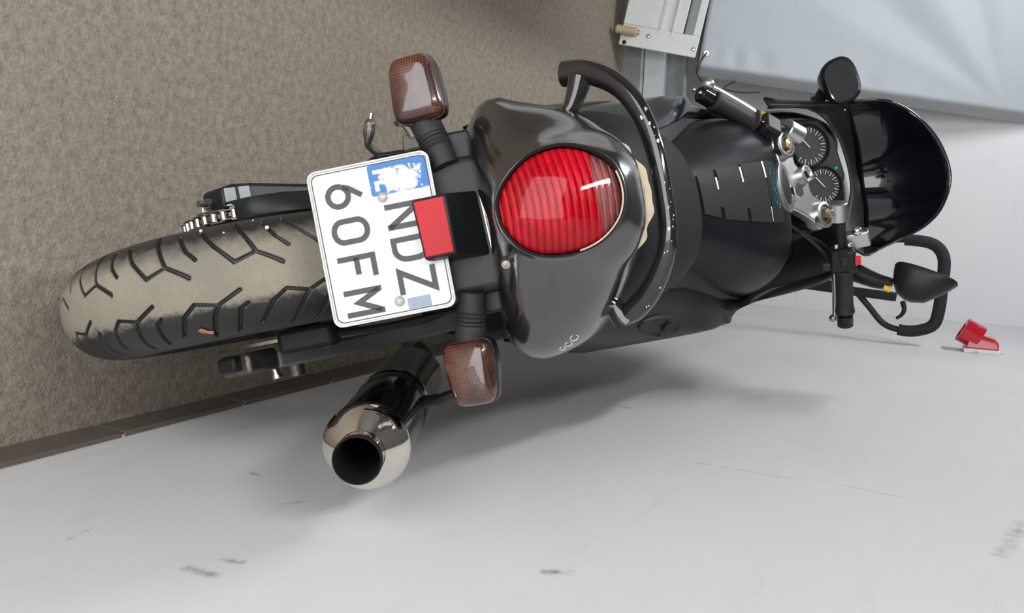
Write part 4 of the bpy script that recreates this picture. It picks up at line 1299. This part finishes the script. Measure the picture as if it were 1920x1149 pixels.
MB().tube([(.222, .985, 1.140), (.230, .985, 1.152)], .008, 10).build('yellow_tape', 'tape_yellow', mr_)

# ---- lower parts: engine, frame, front wheel, stand, foot pegs
MB().box((0, .62, .52), (.30, .46, .40)).build('engine', 'deep_black', bike, bevel=.05, seg=3)
MB().box((0, .30, .60), (.18, .34, .30)).build('frame', 'deep_black', bike, bevel=.03)
ft = make_tyre('front_tyre', 1.43, .30, .30, .060, .07, bike, 180, 24, False)
MB().lathe([(.24, -.05), (.235, -.03), (.20, -.02), (.05, -.03), (.02, -.05), (.02, .05), (.05, .03), (.20, .02), (.235, .03), (.24, .05)], (0, 1.43, .30), (1, 0, 0), 40).build('front_wheel', 'deep_black', bike)
for sx in (-.10, .10):
    MB().tube([(sx - .02, 1.03, .75), (sx, 1.41, .30)], .027, 14).build('fork_leg', 'satin_black', bike)
MB().tube([(-.10, .36, .30), (-.20, .40, .15), (-.225, .42, .070)], .013, 12).build('side_stand', 'satin_black', bike)
# passenger peg hanger and folded foot peg on the left
MB().prism([(.04, .48), (.14, .50), (.20, .62), (.14, .66), (.04, .60), (.0, .55)], (0, 0, 0), (0, 1, 0), (0, 0, 1), (1, 0, 0), -.158, -.146).build('peg_hanger', 'satin_black', bike, bevel=.006)
MB().tube(catmull([(-.152, .03, .545), (-.172, .005, .537), (-.186, .0, .545)], 5), .0055, 10).build('peg_bracket', 'dirty_steel', bike)
MB().tube(catmull([(-.176, .0, .540), (-.192, .0, .546), (-.204, .0, .551), (-.209, .0, .553)], 4), [.005, .006, .0075, .0085, .009, .0085, .008, .0085, .0075, .006, .005, .004, .003], 10).build('foot_peg', 'dirty_steel', bike)
MB().tube([(-.208, .0, .553), (-.216, .0, .557)], .0035, 8).build('foot_peg_tip', 'bolt_steel', bike)
MB().loft([[(-.150, .03, .575), (-.178, .02, .585), (-.176, .02, .612), (-.150, .03, .625)], [(-.150, .07, .575), (-.176, .06, .585), (-.172, .06, .612), (-.150, .07, .625)]], True, True, True).build('gear_box_cover', 'cast_aluminium', bike, bevel=.006)
MB().tube(catmull([(-.168, .02, .605), (-.186, .01, .602), (-.190, .005, .592)], 4), .0035, 8).build('shift_rod', 'bolt_steel', bike)
MB().lathe([(.0001, 0), (.005, 0), (.005, .006), (.0001, .006)], (-.188, .0, .599), (-.8, -.6, 0), 10).build('bolt', 'bolt_steel', bike)
MB().tube(catmull([(-.128, -.03, .735), (-.118, -.06, .752), (-.105, -.08, .765)], 4), .006, 8).build('lock_tab', 'dirty_steel', bike)

# ------------------------------------------------------------------ covered trailer tipped up at the back
trl = empty('covered_trailer', (0, 0, 0), label='grey tarpaulin cover on a white slotted metal frame standing by the back wall', cat='trailer')
P0 = v3((-.842, 2.40, .345)); P1 = v3((-.690, 2.93, 1.55))      # right edge of the cover
up = (P1 - P0) / np.linalg.norm(P1 - P0)
LT = np.linalg.norm(P1 - P0) + .30
lf_ = v3((-1, -.06, -.02)); lf_ -= up * (lf_ @ up); lf_ /= np.linalg.norm(lf_)
fn_ = np.cross(up, lf_)
if fn_[1] > 0: fn_ = -fn_
gw, gh = 60, 90
vs_, fs_ = [], []
rows = []
rnd = np.random.RandomState(3)
for j in range(gh + 1):
    row = []
    for i in range(gw + 1):
        a, b2 = i / gw * 1.15, -.012 + j / gh * LT
        # cloth: taut folds running from the lower right to the upper left, creases by the hem
        da, db = a, 1.255 - b2
        rad_ = math.hypot(da, db); an = math.degrees(math.atan2(da, db))
        wv_ = 0
        for c0, w0, am in ((62, 7, -.075), (47, 8, .060), (31, 6, -.045), (20, 6, .022), (95, 14, .05)):
            wv_ += .55 * am * math.exp(-((an - c0) / w0) ** 2) * min(rad_, .8) * min(1, a / .06)
        wv_ += .007 * math.sin(b2 * 66 + 2.5 * math.sin(b2 * 11)) * math.exp(-((a - .055) / .030) ** 2) * math.exp(-((b2 - .20) / .16) ** 2)
        wv_ += .006 * math.sin(b2 * 80 + 2.5 * math.sin(b2 * 14)) * math.exp(-((a - .04) / .025) ** 2) * math.exp(-((b2 - .66) / .08) ** 2)
        row.append(P0 + lf_ * a + up * b2 + fn_ * wv_)
    rows.append(row)
MB().loft(rows, False).build('tarpaulin', 'tarp', trl, smooth=80, solid=.003)
# folded hem along the right edge
MB().loft([[P0 + up * t * LT + fn_ * .004, P0 + up * t * LT - lf_ * .004 + fn_ * .000, P0 + up * t * LT - lf_ * .030 - fn_ * .060, P0 + up * t * LT + lf_ * .0 - fn_ * .07] for t in np.linspace(0, 1, 12)], True, True, True).build('tarpaulin_hem', 'tarp_hem', trl, smooth=30)
q = P0 + lf_ * .055 + up * .012 + fn_ * .012
MB().lathe([(.004, 0), (.010, 0), (.010, .004), (.004, .004), (.004, 0)], q, fn_, 16).build('eyelet', 'aluminium', trl)
MB().tube(catmull([q + fn_ * .006, q + fn_ * .012 - lf_ * .03 - up * .016, q - lf_ * .075 - up * .028 + fn_ * .01, q - lf_ * .105 - up * .006, q - lf_ * .12 + up * .02 - fn_ * .03], 6), .0035, 8).build('elastic_cord', 'rubber', trl)
q2 = P0 + up * .13 - lf_ * .05 - fn_ * .05
MB().tube(catmull([q2 + lf_ * .02 + up * .03, q2 - lf_ * .015 - up * .01, q2 - lf_ * .022 + up * .06, q2 - lf_ * .01 + up * .14], 6), .003, 8).build('elastic_cord', 'rubber', trl)
# white slotted end panel (front face tilted like the cover)
W0 = v3((-.925, 2.262, .030)); W1 = v3((-.866, 2.330, .338))
wu = (W1 - W0); WH = np.linalg.norm(wu); wu /= WH
wl = v3((-1, .03, .055)); wl -= wu * (wl @ wu); wl /= np.linalg.norm(wl)
wn = np.cross(wu, wl)
if wn[1] > 0: wn = -wn
def wpanel(a0, a1, b0, b1, n0, n1, mtl, name, bev=.003):
    lo = [W0 + wl * a + wu * b2 + wn * n0 for a, b2 in ((a0, b0), (a1, b0), (a1, b1), (a0, b1))]
    hi = [W0 + wl * a + wu * b2 + wn * n1 for a, b2 in ((a0, b0), (a1, b0), (a1, b1), (a0, b1))]
    return MB().loft([lo, hi], True, True, True).build(name, mtl, trl, bevel=bev)
wpanel(.0, .085, 0, WH, -.008, 0, 'frame_white', 'end_plate')
wpanel(.085, .9, .0, .155, -.008, -.001, 'frame_white', 'end_plate')
wpanel(.085, .9, .155, .205, -.014, -.006, 'frame_white', 'recessed_strip')
wpanel(.085, .9, .205, .250, -.008, -.001, 'frame_white', 'end_plate')
wpanel(.085, .9, .250, .290, -.05, -.045, 'galvanised', 'slot_back')
wpanel(.085, .9, .290, WH, -.008, 0, 'frame_white', 'end_plate')
for b2 in (.153, .207):
    wpanel(.075, .9, b2 - .002, b2 + .002, 0, .003, 'frame_white', 'raised_bead', 0)
for a, b2 in ((.052, .115), (.032, .306)):
    MB().lathe([(.0001, .005), (.006, .004), (.009, 0)], W0 + wl * a + wu * b2, wn, 14).build('screw', 'bolt_steel', trl)
MB().lathe([(.0001, .001), (.008, .001), (.009, 0)], W0 + wl * .012 + wu * .022 + wn * .0004, wn, 12).build('plate_hole', 'deep_black', trl)
rc = W0 + wl * .055 + wu * .03 + wn * .022
MB().tube([rc - wu * .052, rc - wu * .046, rc + wu * .034, rc + wu * .040], [.012, .018, .018, .012], 16).build('roller', 'nylon', trl)
MB().lathe([(.0001, 0), (.010, 0), (.010, .006), (.0001, .006)], rc + wu * .040, wu, 12).build('roller_bolt', 'bolt_steel', trl)
# galvanised channel beam lying across behind the panel
bm_ = [(2.402, .0), (2.402, .075), (2.425, .100), (2.425, .180), (2.402, .205), (2.402, .285), (2.46, .285), (2.46, 0)]
bx0, bx1 = -1.7, -.36
def prismx(name, poly, mtl):
    MB().loft([[(bx0, a, b2) for a, b2 in poly], [(bx1, a, b2 - .0) for a, b2 in poly]], True, True, True).build(name, mtl, trl, smooth=20)
prismx('channel_beam', [(2.412, 0), (2.400, .085), (2.43, .098), (2.46, .098), (2.46, 0)], 'galvanised')
prismx('channel_web', [(2.415, .098), (2.412, .185), (2.46, .185), (2.46, .098)], 'galvanised_web')
prismx('channel_beam', [(2.455, .185), (2.405, .275), (2.46, .275), (2.46, .185)], 'galvanised')
# hidden body of the trailer behind the cover
MB().loft([[P0 + lf_ * .03 - fn_ * .13 + up * .0, P0 + lf_ * 1.1 - fn_ * .13, P0 + lf_ * 1.1 - fn_ * .075, P0 + lf_ * .03 - fn_ * .075],
           [P0 + lf_ * .03 - fn_ * .13 + up * LT * .95, P0 + lf_ * 1.1 - fn_ * .13 + up * LT * .95, P0 + lf_ * 1.1 - fn_ * .075 + up * LT * .95, P0 + lf_ * .03 - fn_ * .075 + up * LT * .95]], True, True, True).build('box_frame', 'galvanised', trl, smooth=0)
MB().box((-1.60, 1.20, .72), (.86, 1.20, 1.24)).build('floor_shade_box', 'frame_white', trl, bevel=.01)  # unseen box added to shade the floor in front of the trailer
MB().box((-1.45, 2.05, .16), (.08, .55, .08)).build('shade_box_link', 'galvanised', trl, bevel=.004)  # unseen bar added to tie the shading box to the end panel
MB().box((-1.60, 1.20, .05), (.60, .9, .1)).build('floor_shade_box', 'galvanised', trl, bevel=.01)  # foot of the added shading box
for a in (.25, .95):
    MB().box((-.85 - a, 2.44, .16), (.05, .05, .32)).build('stand_leg', 'galvanised', trl, bevel=.004)

# ------------------------------------------------------------------ padded tube frame behind the bike
fr2 = empty('folding_cart', (-.02, 2.05, 0), label='black tubular cart handle with foam padding standing behind the motorcycle', cat='cart')
yy = 2.05
loop = [(-.168, 1.02), (-.168, 1.12), (-.170, 1.19), (-.158, 1.262), (-.112, 1.296), (-.02, 1.298), (.060, 1.296), (.112, 1.283), (.136, 1.235), (.138, 1.185), (.120, 1.13), (.060, 1.075), (.008, 1.02), (-.005, .95)]
lp_ = [(x + .02, 0, z) for x, z in loop]
cp = catmull(lp_, 8)
MB().tube(cp, .0105, 14).build('handle_tube', 'satin_black', fr2, smooth=60)
i0, i1 = 14, 74
MB().tube(cp[i0:i1], .0195, 18).build('foam_grip', 'foam_black', fr2, smooth=60)
MB().tube([(-.148, 0, 1.02), (-.148, .02, .02)], .0105, 12).build('frame_leg', 'satin_black', fr2)
MB().tube([(.015, 0, .96), (.015, .02, .02)], .0105, 12).build('frame_leg', 'satin_black', fr2)
MB().box((.035, .0, 1.00), (.030, .03, .33), Matrix.Rotation(RAD(4), 3, 'Y')).build('brake_housing', 'deep_black', fr2, bevel=.004)
MB().tube(catmull([(.060, -.01, 1.185), (.085, -.02, 1.192), (.105, -.02, 1.185), (.118, -.02, 1.170)], 5), list(np.linspace(.009, .005, 16)), 10).build('release_lever', 'satin_black', fr2)
MB().box((-.066, .02, .03), (.30, .30, .02)).build('base_plate', 'satin_black', fr2, bevel=.004)
for sx in (-.19, .06):
    MB().lathe([(.0001, -.012), (.02, -.012), (.02, .012), (.0001, .012)], (sx, .02, .02), (1, 0, 0), 16).build('wheel', 'rubber', fr2)

# ------------------------------------------------------------------ red three-phase socket on the wall
sk = empty('power_socket', (XW, 2.05, 1.43), label='red industrial power socket with white base on the right wall', cat='socket')
def skp(x, y, z): return (x, y, z)
MB().box((-.007, 0, .0), (.014, .085, .105)).build('base_plate', 'socket_grey', sk, bevel=.003)
MB().loft([[(-.014, -.038, -.048), (-.014, .038, -.048), (-.014, .038, .048), (-.014, -.038, .048)],
           [(-.050, -.034, -.040), (-.050, .034, -.040), (-.036, .034, .046), (-.036, -.034, .046)],
           [(-.064, -.026, -.022), (-.064, .026, -.022), (-.048, .026, .036), (-.048, -.026, .036)]], True, True, True).build('socket_body', 'socket_red', sk, bevel=.004)
ax = v3((-.45, 0, -.89))
MB().lathe([(.038, 0), (.041, .004), (.041, .056), (.044, .060), (.038, .061), (.036, .02)], (-.044, 0, -.006), ax, 28).build('socket_sleeve', 'socket_red', sk, smooth=50)
MB().loft([[(-.070, -.03, .004), (-.070, .03, .004), (-.084, .03, -.052), (-.084, -.03, -.052)], [(-.080, -.022, .004), (-.080, .022, .004), (-.106, .018, -.046), (-.106, -.018, -.046)]], True, True, True).build('socket_lid', 'socket_red', sk, bevel=.003)
for z in (-.012,):
    MB().box((-.010, -.0455, z), (.010, .006, .010)).build('base_clip', 'socket_grey', sk, bevel=.002)
MB().box((-.006, 0, .058), (.010, .02, .012)).build('cable_inlet', 'socket_grey', sk, bevel=.002)
